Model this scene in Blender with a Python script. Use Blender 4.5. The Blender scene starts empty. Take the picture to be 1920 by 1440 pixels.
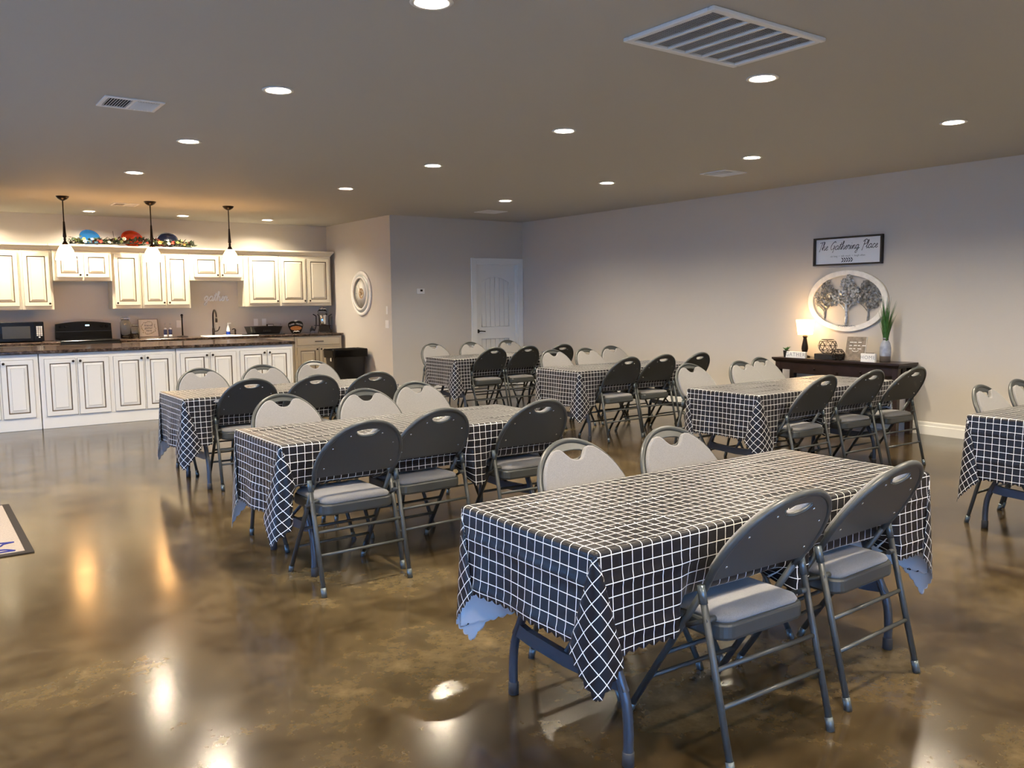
import bpy, bmesh, math, random
import numpy as np
from mathutils import Vector, Matrix

S = bpy.context.scene
COL = S.collection
PI = math.pi
R_ = math.radians

# ---------------------------------------------------------------- camera
CAM_H = 1.4287
F_PX, YAW, PITCH, ROLL = 1575.9, R_(35.83), R_(5.657), R_(-0.538)
fw = Vector((math.sin(YAW) * math.cos(PITCH), math.cos(YAW) * math.cos(PITCH), -math.sin(PITCH)))
rt = Vector((math.cos(YAW), -math.sin(YAW), 0))
up = rt.cross(fw)
cr, sr = math.cos(ROLL), math.sin(ROLL)
rt, up = cr * rt + sr * up, -sr * rt + cr * up
cd = bpy.data.cameras.new('camera')
cd.sensor_fit = 'HORIZONTAL'; cd.sensor_width = 36.0; cd.lens = F_PX * 36.0 / 1920.0
cd.clip_start = 0.02; cd.clip_end = 200
cam = bpy.data.objects.new('camera', cd); COL.objects.link(cam)
cam.matrix_world = Matrix(((rt.x, up.x, -fw.x, 0), (rt.y, up.y, -fw.y, 0), (rt.z, up.z, -fw.z, CAM_H), (0, 0, 0, 1)))
S.camera = cam

# ---------------------------------------------------------------- world, light levels, exposure
SKY_COL, SKY_STR = (0.15, 0.43, 1.0), 11.0
CAN_COL, CAN_STR = (1.0, 0.85, 0.64), 1750.0
PEND_COL, PEND_STR = (1.0, 0.52, 0.19), 30.0
LAMP_COL, LAMP_STR = (1.0, 0.62, 0.27), 14.0
w = bpy.data.worlds.new('daylight'); S.world = w; w.use_nodes = True
bg = w.node_tree.nodes['Background']
bg.inputs['Color'].default_value = (*SKY_COL, 1); bg.inputs['Strength'].default_value = SKY_STR
vs = S.view_settings
vs.view_transform = 'Standard'; vs.look = 'None'; vs.gamma = 1.0; vs.use_curve_mapping = False
vs.exposure = 0.12

# ---------------------------------------------------------------- materials
MATS = {}
def new_mat(name):
    m = bpy.data.materials.new(name); m.use_nodes = True
    MATS[name] = m
    return m, m.node_tree.nodes, m.node_tree.links, m.node_tree.nodes['Principled BSDF']
def plain(name, col, rough=.5, metal=0., spec=.5, bump=0., bscale=200., vary=0., vscale=8., coat=0.,
          emis=None, estr=0., trans=0., ior=1.45, sheen=0.):
    m, N, L, b = new_mat(name)
    b.inputs['Base Color'].default_value = (*col, 1); b.inputs['Roughness'].default_value = rough
    b.inputs['Metallic'].default_value = metal; b.inputs['Specular IOR Level'].default_value = spec
    b.inputs['Coat Weight'].default_value = coat; b.inputs['IOR'].default_value = ior
    b.inputs['Transmission Weight'].default_value = trans
    if sheen: b.inputs['Sheen Weight'].default_value = sheen
    if emis:
        b.inputs['Emission Color'].default_value = (*emis, 1); b.inputs['Emission Strength'].default_value = estr
    tc = None
    if bump or vary:
        tc = N.new('ShaderNodeTexCoord')
    if vary:
        n = N.new('ShaderNodeTexNoise'); n.inputs['Scale'].default_value = vscale; n.inputs['Detail'].default_value = 5
        L.new(tc.outputs['Object'], n.inputs['Vector'])
        r = N.new('ShaderNodeValToRGB')
        r.color_ramp.elements[0].position = .3; r.color_ramp.elements[1].position = .7
        r.color_ramp.elements[0].color = (*[c * (1 - vary) for c in col], 1)
        r.color_ramp.elements[1].color = (*[min(1, c * (1 + vary)) for c in col], 1)
        L.new(n.outputs['Fac'], r.inputs['Fac']); L.new(r.outputs['Color'], b.inputs['Base Color'])
    if bump:
        n2 = N.new('ShaderNodeTexNoise'); n2.inputs['Scale'].default_value = bscale; n2.inputs['Detail'].default_value = 3
        L.new(tc.outputs['Object'], n2.inputs['Vector'])
        bp = N.new('ShaderNodeBump'); bp.inputs['Strength'].default_value = bump; bp.inputs['Distance'].default_value = .002
        L.new(n2.outputs['Fac'], bp.inputs['Height']); L.new(bp.outputs['Normal'], b.inputs['Normal'])
    return m

WALL = (.595, .555, .495)
plain('wall_paint', WALL, .62, bump=.25, bscale=140, spec=.3)
plain('ceiling_paint', (.485, .475, .44), .7, bump=.2, bscale=140, spec=.25)
plain('trim_white', (.80, .79, .74), .35)
plain('door_white', (.86, .86, .82), .38)
plain('cab_cream', (.76, .70, .55), .32)
plain('cab_white', (.80, .78, .72), .32)
plain('glaze', (.13, .095, .06), .5)
plain('bronze', (.022, .015, .012), .32, metal=.6)
plain('black_gloss', (.004, .004, .0045), .2, spec=.3)
plain('black_plastic', (.010, .010, .011), .3)
plain('black_matte', (.014, .013, .013), .55)
plain('grey_screen', (.055, .058, .058), .15)
plain('chair_metal', (.046, .051, .051), .36, spec=.55)
plain('chair_steel', (.10, .12, .13), .26, metal=.5)
plain('chair_fabric', (.205, .200, .200), .95, bump=.5, bscale=900, vary=.13, vscale=260, spec=.15, sheen=.3)
plain('rivet', (.75, .76, .76), .25, metal=.8)
plain('rubber', (.03, .03, .032), .6)
plain('table_plastic', (.55, .54, .50), .5)
plain('table_leg', (.055, .065, .085), .32, metal=.35, spec=.6)
plain('flannel', (.82, .83, .86), .95, spec=.1)
plain('white_plastic', (.82, .81, .78), .35)
plain('vent_white', (.82, .83, .82), .45)
plain('vent_dark', (.05, .053, .053), .6)
plain('can_trim', (.86, .85, .80), .35)
plain('can_lens', (1, 1, 1), .5, emis=CAN_COL, estr=CAN_STR)
plain('pendant_shade', (.9, .82, .66), .4, emis=PEND_COL, estr=PEND_STR)
plain('lamp_shade', (.92, .86, .72), .6, emis=LAMP_COL, estr=LAMP_STR)
plain('espresso', (.022, .012, .009), .3, vary=.25, vscale=14)
plain('ink', (.05, .055, .07), .6)
plain('sign_white', (.84, .87, .90), .5)
plain('sign_frame', (.014, .011, .010), .45, vary=.3, vscale=30)
plain('block_white', (.80, .79, .76), .55)
plain('block_ink', (.28, .30, .32), .6)
plain('wash_white', (.83, .81, .76), .55, vary=.07, vscale=25)
plain('galvanised', (.46, .49, .52), .45, metal=.55, vary=.45, vscale=34)
plain('galvanised_dark', (.25, .26, .27), .5, metal=.6, vary=.5, vscale=40)
plain('leaf_green', (.045, .13, .03), .45, vary=.35, vscale=20)
plain('leaf_dark', (.012, .024, .009), .5, vary=.4, vscale=40)
plain('leaf_olive', (.09, .10, .02), .5)
plain('petal_cream', (.80, .72, .50), .6)
plain('petal_orange', (.75, .22, .04), .6)
plain('berry_red', (.36, .02, .015), .35)
plain('plate_blue', (.008, .085, .24), .2, spec=.35)
plain('plate_orange', (.46, .036, .006), .2, spec=.35)
plain('plate_navy', (.003, .005, .016), .22, spec=.3)
plain('clear_glass', (.93, .96, .95), .02, trans=1., ior=1.45)
plain('vase_glaze', (.30, .33, .40), .14, vary=.25, vscale=18)
plain('vase_base', (.12, .10, .085), .4)
plain('wood_grey', (.22, .175, .13), .65, vary=.35, vscale=26)
plain('wood_dark', (.03, .025, .022), .5)
plain('white_ink', (.74, .72, .66), .7)
plain('metallic_silver', (.75, .76, .78), .16, metal=1.)
plain('blue_liquid', (.02, .06, .38), .2)
plain('bottle_white', (.82, .85, .90), .35)
plain('navy_label', (.02, .025, .07), .4)
plain('dark_red', (.10, .012, .010), .4)
plain('pie_brown', (.50, .20, .05), .6, vary=.4, vscale=60)
plain('wreath_brown', (.30, .22, .10), .7)
plain('plaque_cream', (.74, .68, .57), .6)
plain('clock_face', (.86, .84, .76), .5)
plain('clock_brown', (.38, .25, .13), .5)
plain('clock_grey', (.50, .53, .53), .35, metal=.4)
plain('mat_field', (.29, .245, .205), .95, bump=.6, bscale=500, vary=.12, vscale=90, spec=.1)
plain('mat_border', (.035, .03, .026), .9, bump=.6, bscale=500, spec=.1)
plain('mat_ink', (.03, .035, .16), .9, spec=.1)
plain('ground', (.35, .34, .31), .9)
plain('white_sink', (.83, .83, .81), .2)
plain('window_glass', (1, 1, 1), .0, trans=1., ior=1.02, spec=.2)
plain('display_light', (.6, .8, .85), .3, emis=(.55, .85, 1.), estr=1.6)
plain('soil', (.03, .02, .014), .9)

def floor_material():
    m, N, L, b = new_mat('stained_concrete')
    tc = N.new('ShaderNodeTexCoord')
    def noise(scale, det, rough, dist=0.):
        n = N.new('ShaderNodeTexNoise'); n.inputs['Scale'].default_value = scale; n.inputs['Detail'].default_value = det
        n.inputs['Roughness'].default_value = rough; n.inputs['Distortion'].default_value = dist
        L.new(tc.outputs['Object'], n.inputs['Vector']); return n
    def ramp(src, stops):
        r = N.new('ShaderNodeValToRGB'); e = r.color_ramp.elements
        while len(e) < len(stops): e.new(.5)
        for q, (p, c) in zip(e, stops): q.position = p; q.color = (*c, 1)
        L.new(src, r.inputs['Fac']); return r
    big = noise(.8, 5, .55, .3)
    c1 = ramp(big.outputs['Fac'], [(.30, (.025, .017, .008)), (.44, (.045, .031, .015)), (.56, (.072, .052, .026)), (.72, (.125, .096, .052))])
    med = noise(3.4, 7, .58, .25)
    c2 = ramp(med.outputs['Fac'], [(.30, (.48, .44, .37)), (.46, (.85, .84, .80)), (.58, (1.08, 1.07, 1.02)), (.74, (1.6, 1.58, 1.5))])
    mx = N.new('ShaderNodeMixRGB'); mx.blend_type = 'MULTIPLY'; mx.inputs[0].default_value = 1
    L.new(c1.outputs[0], mx.inputs[1]); L.new(c2.outputs[0], mx.inputs[2])
    fine = noise(15, 7, .72)
    c3 = ramp(fine.outputs['Fac'], [(.3, (.66, .65, .62)), (.7, (1.34, 1.34, 1.34))])
    mx2 = N.new('ShaderNodeMixRGB'); mx2.blend_type = 'MULTIPLY'; mx2.inputs[0].default_value = 1
    L.new(mx.outputs[0], mx2.inputs[1]); L.new(c3.outputs[0], mx2.inputs[2])
    L.new(mx2.outputs[0], b.inputs['Base Color'])
    rr = N.new('ShaderNodeMapRange'); rr.inputs['To Min'].default_value = .11; rr.inputs['To Max'].default_value = .23
    L.new(med.outputs['Fac'], rr.inputs['Value']); L.new(rr.outputs[0], b.inputs['Roughness'])
    b.inputs['Specular IOR Level'].default_value = .48
    bp = N.new('ShaderNodeBump'); bp.inputs['Strength'].default_value = .05; bp.inputs['Distance'].default_value = .002
    L.new(noise(5, 3, .5).outputs['Fac'], bp.inputs['Height']); L.new(bp.outputs['Normal'], b.inputs['Normal'])
    return m
floor_material()

def stone_material():
    m, N, L, b = new_mat('dark_laminate')
    tc = N.new('ShaderNodeTexCoord')
    v = N.new('ShaderNodeTexNoise'); v.inputs['Scale'].default_value = 24; v.inputs['Detail'].default_value = 8; v.inputs['Roughness'].default_value = .7
    L.new(tc.outputs['Object'], v.inputs['Vector'])
    r = N.new('ShaderNodeValToRGB'); e = r.color_ramp.elements; e.new(.5); e.new(.6)
    for q, (p, c) in zip(e, [(.38, (.010, .007, .006)), (.48, (.045, .028, .020)), (.57, (.10, .068, .050)), (.70, (.20, .16, .14))]):
        q.position = p; q.color = (*c, 1)
    L.new(v.outputs['Fac'], r.inputs['Fac']); L.new(r.outputs[0], b.inputs['Base Color'])
    b.inputs['Roughness'].default_value = .16
    return m
stone_material()

CELL = .041
def cloth_material():
    m, N, L, b = new_mat('grid_vinyl')
    uv = N.new('ShaderNodeUVMap'); uv.uv_map = 'flat'
    sp = N.new('ShaderNodeSeparateXYZ'); L.new(uv.outputs[0], sp.inputs[0])
    outs = []
    for k in range(2):
        fr = N.new('ShaderNodeMath'); fr.operation = 'FRACT'; L.new(sp.outputs[k], fr.inputs[0])
        a = N.new('ShaderNodeMath'); a.operation = 'SUBTRACT'; a.inputs[1].default_value = .5; L.new(fr.outputs[0], a.inputs[0])
        ab = N.new('ShaderNodeMath'); ab.operation = 'ABSOLUTE'; L.new(a.outputs[0], ab.inputs[0])
        g = N.new('ShaderNodeMath'); g.operation = 'GREATER_THAN'; g.inputs[1].default_value = .5 - .033; L.new(ab.outputs[0], g.inputs[0])
        outs.append(g)
    mx = N.new('ShaderNodeMath'); mx.operation = 'MAXIMUM'; L.new(outs[0].outputs[0], mx.inputs[0]); L.new(outs[1].outputs[0], mx.inputs[1])
    mc = N.new('ShaderNodeMixRGB'); mc.inputs[1].default_value = (.010, .010, .013, 1); mc.inputs[2].default_value = (.80, .80, .78, 1)
    L.new(mx.outputs[0], mc.inputs[0]); L.new(mc.outputs[0], b.inputs['Base Color'])
    b.inputs['Roughness'].default_value = .34; b.inputs['Specular IOR Level'].default_value = .27
    tc = N.new('ShaderNodeTexCoord')
    n = N.new('ShaderNodeTexNoise'); n.inputs['Scale'].default_value = 9; n.inputs['Detail'].default_value = 4
    L.new(tc.outputs['Object'], n.inputs['Vector'])
    bp = N.new('ShaderNodeBump'); bp.inputs['Strength'].default_value = .25; bp.inputs['Distance'].default_value = .006
    L.new(n.outputs['Fac'], bp.inputs['Height']); L.new(bp.outputs['Normal'], b.inputs['Normal'])
cloth_material()

# ---------------------------------------------------------------- mesh helpers
class MB:
    """collects shapes; build() links them as one mesh object"""
    def __init__(s): s.v = []; s.f = []; s.m = []; s.sm = []
    def add(s, v, f, mi=0, smooth=False, M=None):
        o = len(s.v)
        if M is not None: v = [tuple(M @ Vector(p)) for p in v]
        s.v += [tuple(p) for p in v]; s.f += [tuple(i + o for i in q) for q in f]
        s.m += [mi] * len(f); s.sm += [smooth] * len(f); return s
    def box(s, x0, x1, y0, y1, z0, z1, bev=0., mi=0, M=None):
        if x1 < x0: x0, x1 = x1, x0
        if y1 < y0: y0, y1 = y1, y0
        if z1 < z0: z0, z1 = z1, z0
        if not bev:
            v = [(x, y, z) for z in (z0, z1) for y in (y0, y1) for x in (x0, x1)]
            return s.add(v, [(0, 2, 3, 1), (4, 5, 7, 6), (0, 1, 5, 4), (2, 6, 7, 3), (0, 4, 6, 2), (1, 3, 7, 5)], mi, False, M)
        b = min(bev, (x1 - x0) * .49, (y1 - y0) * .49, (z1 - z0) * .49)
        rings = []
        for z, i in ((z0, b), (z0 + b, 0), (z1 - b, 0), (z1, b)):
            X0, X1, Y0, Y1 = x0 + i, x1 - i, y0 + i, y1 - i; c = b
            rings.append([(X0 + c, Y0, z), (X1 - c, Y0, z), (X1, Y0 + c, z), (X1, Y1 - c, z), (X1 - c, Y1, z), (X0 + c, Y1, z), (X0, Y1 - c, z), (X0, Y0 + c, z)])
        return s.loft(rings, True, True, mi, False, M)
    def loft(s, rings, cap0=True, cap1=True, mi=0, smooth=False, M=None, closed=True):
        n = len(rings[0]); v = [p for r in rings for p in r]; f = []
        for k in range(len(rings) - 1):
            for i in range(n if closed else n - 1):
                j = (i + 1) % n
                f.append((k * n + i, k * n + j, (k + 1) * n + j, (k + 1) * n + i))
        s.add(v, f, mi, smooth, M)
        o = len(s.v) - len(v)
        if cap0: s.f.append(tuple(o + i for i in reversed(range(n)))); s.m.append(mi); s.sm.append(False)
        if cap1: s.f.append(tuple(o + (len(rings) - 1) * n + i for i in range(n))); s.m.append(mi); s.sm.append(False)
        return s
    def lathe(s, prof, n=20, mi=0, M=None, cap0=True, cap1=True, smooth=True):
        return s.loft([[(r * math.cos(2 * PI * i / n), r * math.sin(2 * PI * i / n), z) for i in range(n)] for r, z in prof], cap0, cap1, mi, smooth, M)
    def tube(s, pts, r, n=10, mi=0, cap=True, M=None, closed=False):
        P = [Vector(p) for p in pts]; rings = []; prev = None
        rr = r if isinstance(r, (list, tuple)) else [r] * len(P)
        K = len(P)
        for k in range(K):
            if closed: d = P[(k + 1) % K] - P[k - 1]
            else: d = P[min(k + 1, K - 1)] - P[max(k - 1, 0)]
            d.normalize()
            if prev is None:
                a = Vector((0, 0, 1)) if abs(d.z) < .9 else Vector((1, 0, 0))
                u = d.cross(a).normalized()
            else:
                u = (prev - d * prev.dot(d)).normalized()
            prev = u; q = d.cross(u)
            rings.append([tuple(P[k] + rr[k] * (math.cos(2 * PI * i / n) * u + math.sin(2 * PI * i / n) * q)) for i in range(n)])
        if closed: rings.append(rings[0])
        return s.loft(rings, cap and not closed, cap and not closed, mi, True, M)
    def cyl(s, p0, p1, r, n=14, mi=0, M=None):
        return s.tube([p0, p1], r, n, mi, True, M)
    def prism(s, poly, z0, z1, mi=0, M=None):
        return s.loft([[(x, y, z0) for x, y in poly], [(x, y, z1) for x, y in poly]], True, True, mi, False, M)
    def mesh(s, name, mats):
        me = bpy.data.meshes.new(name); me.from_pydata(s.v, [], s.f)
        for q in mats: me.materials.append(MATS[q])
        me.polygons.foreach_set('material_index', s.m); me.polygons.foreach_set('use_smooth', s.sm)
        me.update(); return me
    def build(s, name, mats, parent=None, loc=None):
        if isinstance(mats, str): mats = [mats]
        return link(name, s.mesh(name, mats), parent, loc)

def link(name, me, parent=None, loc=None, M=None):
    o = bpy.data.objects.new(name, me); COL.objects.link(o)
    if parent is not None: o.parent = parent
    if loc is not None: o.location = loc
    if M is not None: o.matrix_basis = M
    return o
def tag(o, label, cat, group=None):
    o['label'] = label; o['category'] = cat
    if group: o['group'] = group
    return o
def thing(name, label, cat, loc=(0, 0, 0), rz=0., group=None):
    o = bpy.data.objects.new(name, None); COL.objects.link(o); o.empty_display_size = .1
    o.location = loc; o.rotation_euler = (0, 0, rz)
    return tag(o, label, cat, group)
def struct(o):
    o['kind'] = 'structure'; return o
def copy_tree(o, parent=None):
    c = o.copy(); COL.objects.link(c); c.parent = parent
    for ch in o.children: copy_tree(ch, c)
    return c
_dg_tmp = []
def curve_mesh(name, splines, extrude=0., bevel=0., mats=(), res=1):
    """flat filled outline with holes -> mesh in the XY plane, centred on z=0"""
    cu = bpy.data.curves.new('tmp', 'CURVE'); cu.dimensions = '2D'; cu.fill_mode = 'BOTH'
    cu.extrude = extrude; cu.bevel_depth = bevel; cu.bevel_resolution = res
    for pts in splines:
        sp = cu.splines.new('POLY'); sp.points.add(len(pts) - 1); sp.use_cyclic_u = True
        for q, (x, y) in zip(sp.points, pts): q.co = (x, y, 0, 1)
    o = bpy.data.objects.new('tmp', cu); COL.objects.link(o)
    bpy.context.view_layer.update()
    me = bpy.data.meshes.new_from_object(o.evaluated_get(bpy.context.evaluated_depsgraph_get()))
    bpy.data.objects.remove(o); bpy.data.curves.remove(cu)
    me.name = name; me.materials.clear()
    for q in mats: me.materials.append(MATS[q])
    return me
def text_mesh(body, size, mat, extrude=.0006, shear=0., align='CENTER', spacing=1.0, line=1.0, offset=0.):
    cu = bpy.data.curves.new('tmp', 'FONT'); cu.body = body; cu.size = size; cu.extrude = extrude; cu.shear = shear
    cu.align_x = align; cu.align_y = 'CENTER'; cu.space_character = spacing; cu.space_line = line; cu.resolution_u = 3; cu.offset = offset
    o = bpy.data.objects.new('tmp', cu); COL.objects.link(o)
    bpy.context.view_layer.update()
    me = bpy.data.meshes.new_from_object(o.evaluated_get(bpy.context.evaluated_depsgraph_get()))
    bpy.data.objects.remove(o); bpy.data.curves.remove(cu)
    me.materials.clear(); me.materials.append(MATS[mat]); me.name = 'lettering'
    return me
def ell(a, b, n=48, cx=0., cy=0., t0=0.): return [(cx + a * math.cos(t0 + 2 * PI * i / n), cy + b * math.sin(t0 + 2 * PI * i / n)) for i in range(n)]
def rrect(x0, x1, y0, y1, r, n=5):
    out = []
    for cx, cy, a in ((x1 - r, y0 + r, -PI / 2), (x1 - r, y1 - r, 0), (x0 + r, y1 - r, PI / 2), (x0 + r, y0 + r, PI)):
        out += [(cx + r * math.cos(a + PI / 2 * i / n), cy + r * math.sin(a + PI / 2 * i / n)) for i in range(n + 1)]
    return out
def catmull(pts, sub=6):
    P = [Vector(p) for p in pts]; out = []
    for i in range(len(P) - 1):
        a, b, c, d = P[max(i - 1, 0)], P[i], P[i + 1], P[min(i + 2, len(P) - 1)]
        for k in range(sub):
            t = k / sub
            out.append(.5 * ((2 * b) + (c - a) * t + (2 * a - 5 * b + 4 * c - d) * t * t + (3 * b - a - 3 * c + d) * t ** 3))
    out.append(P[-1]); return out
# frames: things on the kitchen wall face -Y, on the right wall face -X
FACE_MY = Matrix(((1, 0, 0, 0), (0, 0, -1, 0), (0, 1, 0, 0), (0, 0, 0, 1)))     # local xy -> world x,z ; local z -> -y
FACE_MX = Matrix(((0, 0, -1, 0), (-1, 0, 0, 0), (0, 1, 0, 0), (0, 0, 0, 1)))    # local x -> -y, y -> z, z -> -x

# brush-script letters as pen strokes (x-height 1)
PEN = {
 'a': (1.08, [[(.85, .85), (.5, 1.), (.1, .6), (.15, .1), (.5, .05), (.8, .5), (.86, .95), (.82, .3), (.95, .02), (1.2, .3)]]),
 't': (.66, [[(0, .3), (.35, 1.2), (.46, 1.8), (.32, .6), (.42, .05), (.75, .3)], [(.05, 1.2), (.75, 1.32)]]),
 'h': (1.02, [[(0, .3), (.4, 1.5), (.45, 2.), (.25, 1.85), (.2, 0.), (.35, .7), (.65, 1.), (.75, .7), (.7, .15), (.85, 0.), (1.1, .3)]]),
 'e': (.76, [[(0, .3), (.35, .5), (.6, .8), (.45, 1.), (.2, .7), (.2, .2), (.45, 0.), (.8, .3)]]),
 'g': (1.08, [[(.8, .85), (.45, 1.), (.1, .6), (.2, .1), (.5, .1), (.75, .5), (.8, .95), (.75, -.5), (.5, -1.), (.2, -.8), (.5, -.3), (1.15, .3)]]),
 'r': (.84, [[(0, .3), (.25, 1.08), (.35, .85), (.6, .9), (.55, .2), (.7, 0.), (.95, .3)]]),
 'i': (.56, [[(0, .3), (.2, .95), (.2, .2), (.35, 0.), (.6, .3)], [(.25, 1.4), (.28, 1.47)]]),
 'n': (.98, [[(0, .3), (.2, .95), (.22, 0.), (.3, .6), (.55, 1.), (.7, .75), (.68, .15), (.8, 0.), (1.05, .3)]]),
 'l': (.6, [[(0, .3), (.35, 1.3), (.4, 2.), (.2, 1.7), (.2, .3), (.35, 0.), (.65, .3)]]),
 'c': (.76, [[(.7, .8), (.45, 1.), (.15, .6), (.2, .1), (.45, 0.), (.8, .3)]]),
 'T': (.95, [[(0, 1.85), (.5, 2.), (1.3, 2.15)], [(.75, 2.1), (.6, 1.), (.35, -.35)]]),
 'G': (1.45, [[(1.25, 1.75), (1., 2.1), (.4, 1.6), (.1, .8), (.4, .05), (.9, .35), (1.2, .9), (.85, .95)], [(1.2, .9), (1.1, 0.), (.95, -.7)]]),
 'P': (1.15, [[(.5, 1.9), (.4, .8), (.2, -.5)], [(.05, 1.65), (.7, 2.2), (1.25, 1.8), (1., 1.15), (.45, .95)]]),
 ' ': (.75, [])}
def script(body, xh, rad, slant=.16):
    """returns MB with the brush lettering centred in XY"""
    mb = MB(); x = 0; strokes = []
    for ch in body:
        adv, st = PEN[ch]
        for q in st: strokes.append([(x + a + slant * b, b, 0) for a, b in q])
        x += adv
    for q in strokes:
        P = catmull([((a - x / 2) * xh, b * xh, 0) for a, b, _ in q], 5)
        K = len(P); r = [rad * (.65 + .5 * abs(math.sin(3.1 * i / max(1, K - 1) + 1.1))) for i in range(K)]
        mb.tube(P, r, 6)
    return mb, x * xh

exec_rng = random.Random(7)

# ---------------------------------------------------------------- room shell
H = 2.743
XL, XR, YF, YD, YK, XS = -2.3, 8.59, -1.7, 11.57, 13.93, 6.09
T = .12
struct(MB().box(XL - T, XR + T, YF - T, YK + T, -.15, 0).build('floor', 'stained_concrete'))

# ceiling is drilled for the recessed lights
CANS = [(x, y) for y in (-.62, 1.33, 3.32, 5.19, 7.19, 9.17) for x in (-.29, 1.98, 4.27, 6.54)]
KCANS = [(x, 13.25) for x in (-.35, .94, 2.23, 3.51, 4.80)]
CANR = .078
holes = [ell(CANR, CANR, 20, x, y) for x, y in CANS + KCANS]
outer = [(XL - T, YF - T), (XR + T, YF - T), (XR + T, YK + T), (XL - T, YK + T)]
me = curve_mesh('ceiling', [outer] + holes, extrude=.03, mats=['ceiling_paint'])
struct(link('ceiling', me, None, (0, 0, H + .03)))

struct(MB().box(XR, XR + T, YF - T, YD, 0, H).build('wall_right', 'wall_paint'))
DX0, DX1, DZ = 7.645, 8.50, 2.045     # door opening
wd = MB().box(XS, DX0, YD, YD + T, 0, H); wd.box(DX1, XR + T, YD, YD + T, 0, H); wd.box(DX0, DX1, YD, YD + T, DZ, H)
wd.box(DX0 - .1, DX1 + .1, YD + T, YD + T + .06, 0, H)  # unseen slab added behind the door to block sky light leaking in
struct(wd.build('wall_back', 'wall_paint'))
struct(MB().box(XS, XS + T, YD + T, YK, 0, H).build('wall_side', 'wall_paint'))
struct(MB().box(XL - T, XS + T, YK, YK + T, 0, H).build('wall_kitchen', 'wall_paint'))
def wall_with_holes(name, axis, c0, c1, a0, a1, hs):
    """axis 0: wall runs along x between y=c0..c1; axis 1: along y between x=c0..c1; hs = (lo, hi, z0, z1)"""
    mb = MB(); cur = a0
    def bx(l, h, z0, z1):
        if axis == 0: mb.box(l, h, c0, c1, z0, z1)
        else: mb.box(c0, c1, l, h, z0, z1)
    for l, h, z0, z1 in sorted(hs):
        bx(cur, l, 0, H)
        if z0 > 0: bx(l, h, 0, z0)
        bx(l, h, z1, H); cur = h
    bx(cur, a1, 0, H)
    return struct(mb.build(name, 'wall_paint'))
FWIN = [(-1.95, -.25, .35, 2.25), (.15, 1.85, .35, 2.25)]
LWIN = [(2.4, 4.0, .6, 2.2), (5.3, 7.1, .0, 2.15), (8.9, 9.9, .7, 2.15)]
wall_with_holes('wall_front', 0, YF - T, YF, XL - T, XR, FWIN)
wall_with_holes('wall_left', 1, XL - T, XL, YF, YK, LWIN)
# windows and the glass entrance, all behind or beside the camera
def window(n, axis, c, lo, hi, z0, z1, dl=False):
    M = Matrix.Translation((lo, c, z0)) if axis == 0 else Matrix(((0, 1, 0, c), (-1, 0, 0, hi), (0, 0, 1, z0), (0, 0, 0, 1)))
    W, Hh = hi - lo, z1 - z0
    f = MB(); t = .05
    f.box(0, t, -T, 0, 0, Hh); f.box(W - t, W, -T, 0, 0, Hh); f.box(t, W - t, -T, 0, Hh - t, Hh); f.box(t, W - t, -T, 0, 0, t)
    f.box(W / 2 - .03, W / 2 + .03, -T, 0, t, Hh - t)
    if not dl: f.box(t, W / 2 - .03, -.09, -.03, Hh / 2 - .02, Hh / 2 + .02); f.box(W / 2 + .03, W - t, -.09, -.03, Hh / 2 - .02, Hh / 2 + .02)
    o = struct(f.build(n, 'trim_white')); o.matrix_basis = M
    for k in range(2):
        MB().box(t + k * (W / 2 - .02), W / 2 - .03 + k * (W / 2 - .02), -.064, -.060, t, Hh - t).build('pane', 'window_glass', o)
    # sampling guide for the daylight through this opening
    ld = bpy.data.lights.new('daylight_portal', 'AREA'); ld.shape = 'RECTANGLE'; ld.size = W; ld.size_y = Hh
    ld.cycles.is_portal = True
    po = bpy.data.objects.new('daylight_portal', ld); COL.objects.link(po); po.parent = o
    po.location = (W / 2, -T - .01, Hh / 2); po.rotation_euler = (PI / 2, 0, 0)
    return o
for i, (a, b, c, d) in enumerate(FWIN): window('window_%d' % (i + 1), 0, YF, a, b, c, d)
for i, (a, b, c, d) in enumerate(LWIN): window('door_2' if i == 1 else 'window_%d' % (i + 3), 1, XL, a, b, c, d, i == 1)
struct(MB().box(-30, 40, -30, 40, -.35, -.16).build('ground_outside', 'ground'))

# baseboards: stepped profile
def baseboard(name, p0, p1, nx, ny):
    """from p0 to p1 along the foot of a wall, (nx, ny) pointing into the room"""
    mb = MB(); prof = [(0, 0), (.016, 0), (.016, .088), (.011, .096), (.011, .122), (.005, .134), (0, .134)]
    r0 = [(p0[0] + nx * d, p0[1] + ny * d, z) for d, z in prof]; r1 = [(p1[0] + nx * d, p1[1] + ny * d, z) for d, z in prof]
    mb.loft([r0, r1], True, True)
    return struct(mb.build(name, 'trim_white'))
baseboard('baseboard_right', (XR, YF), (XR, YD), -1, 0)
baseboard('baseboard_back', (XS, YD), (DX0 - .1, YD), 0, -1)
baseboard('baseboard_side', (XS, YD), (XS, 13.28), -1, 0)

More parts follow.
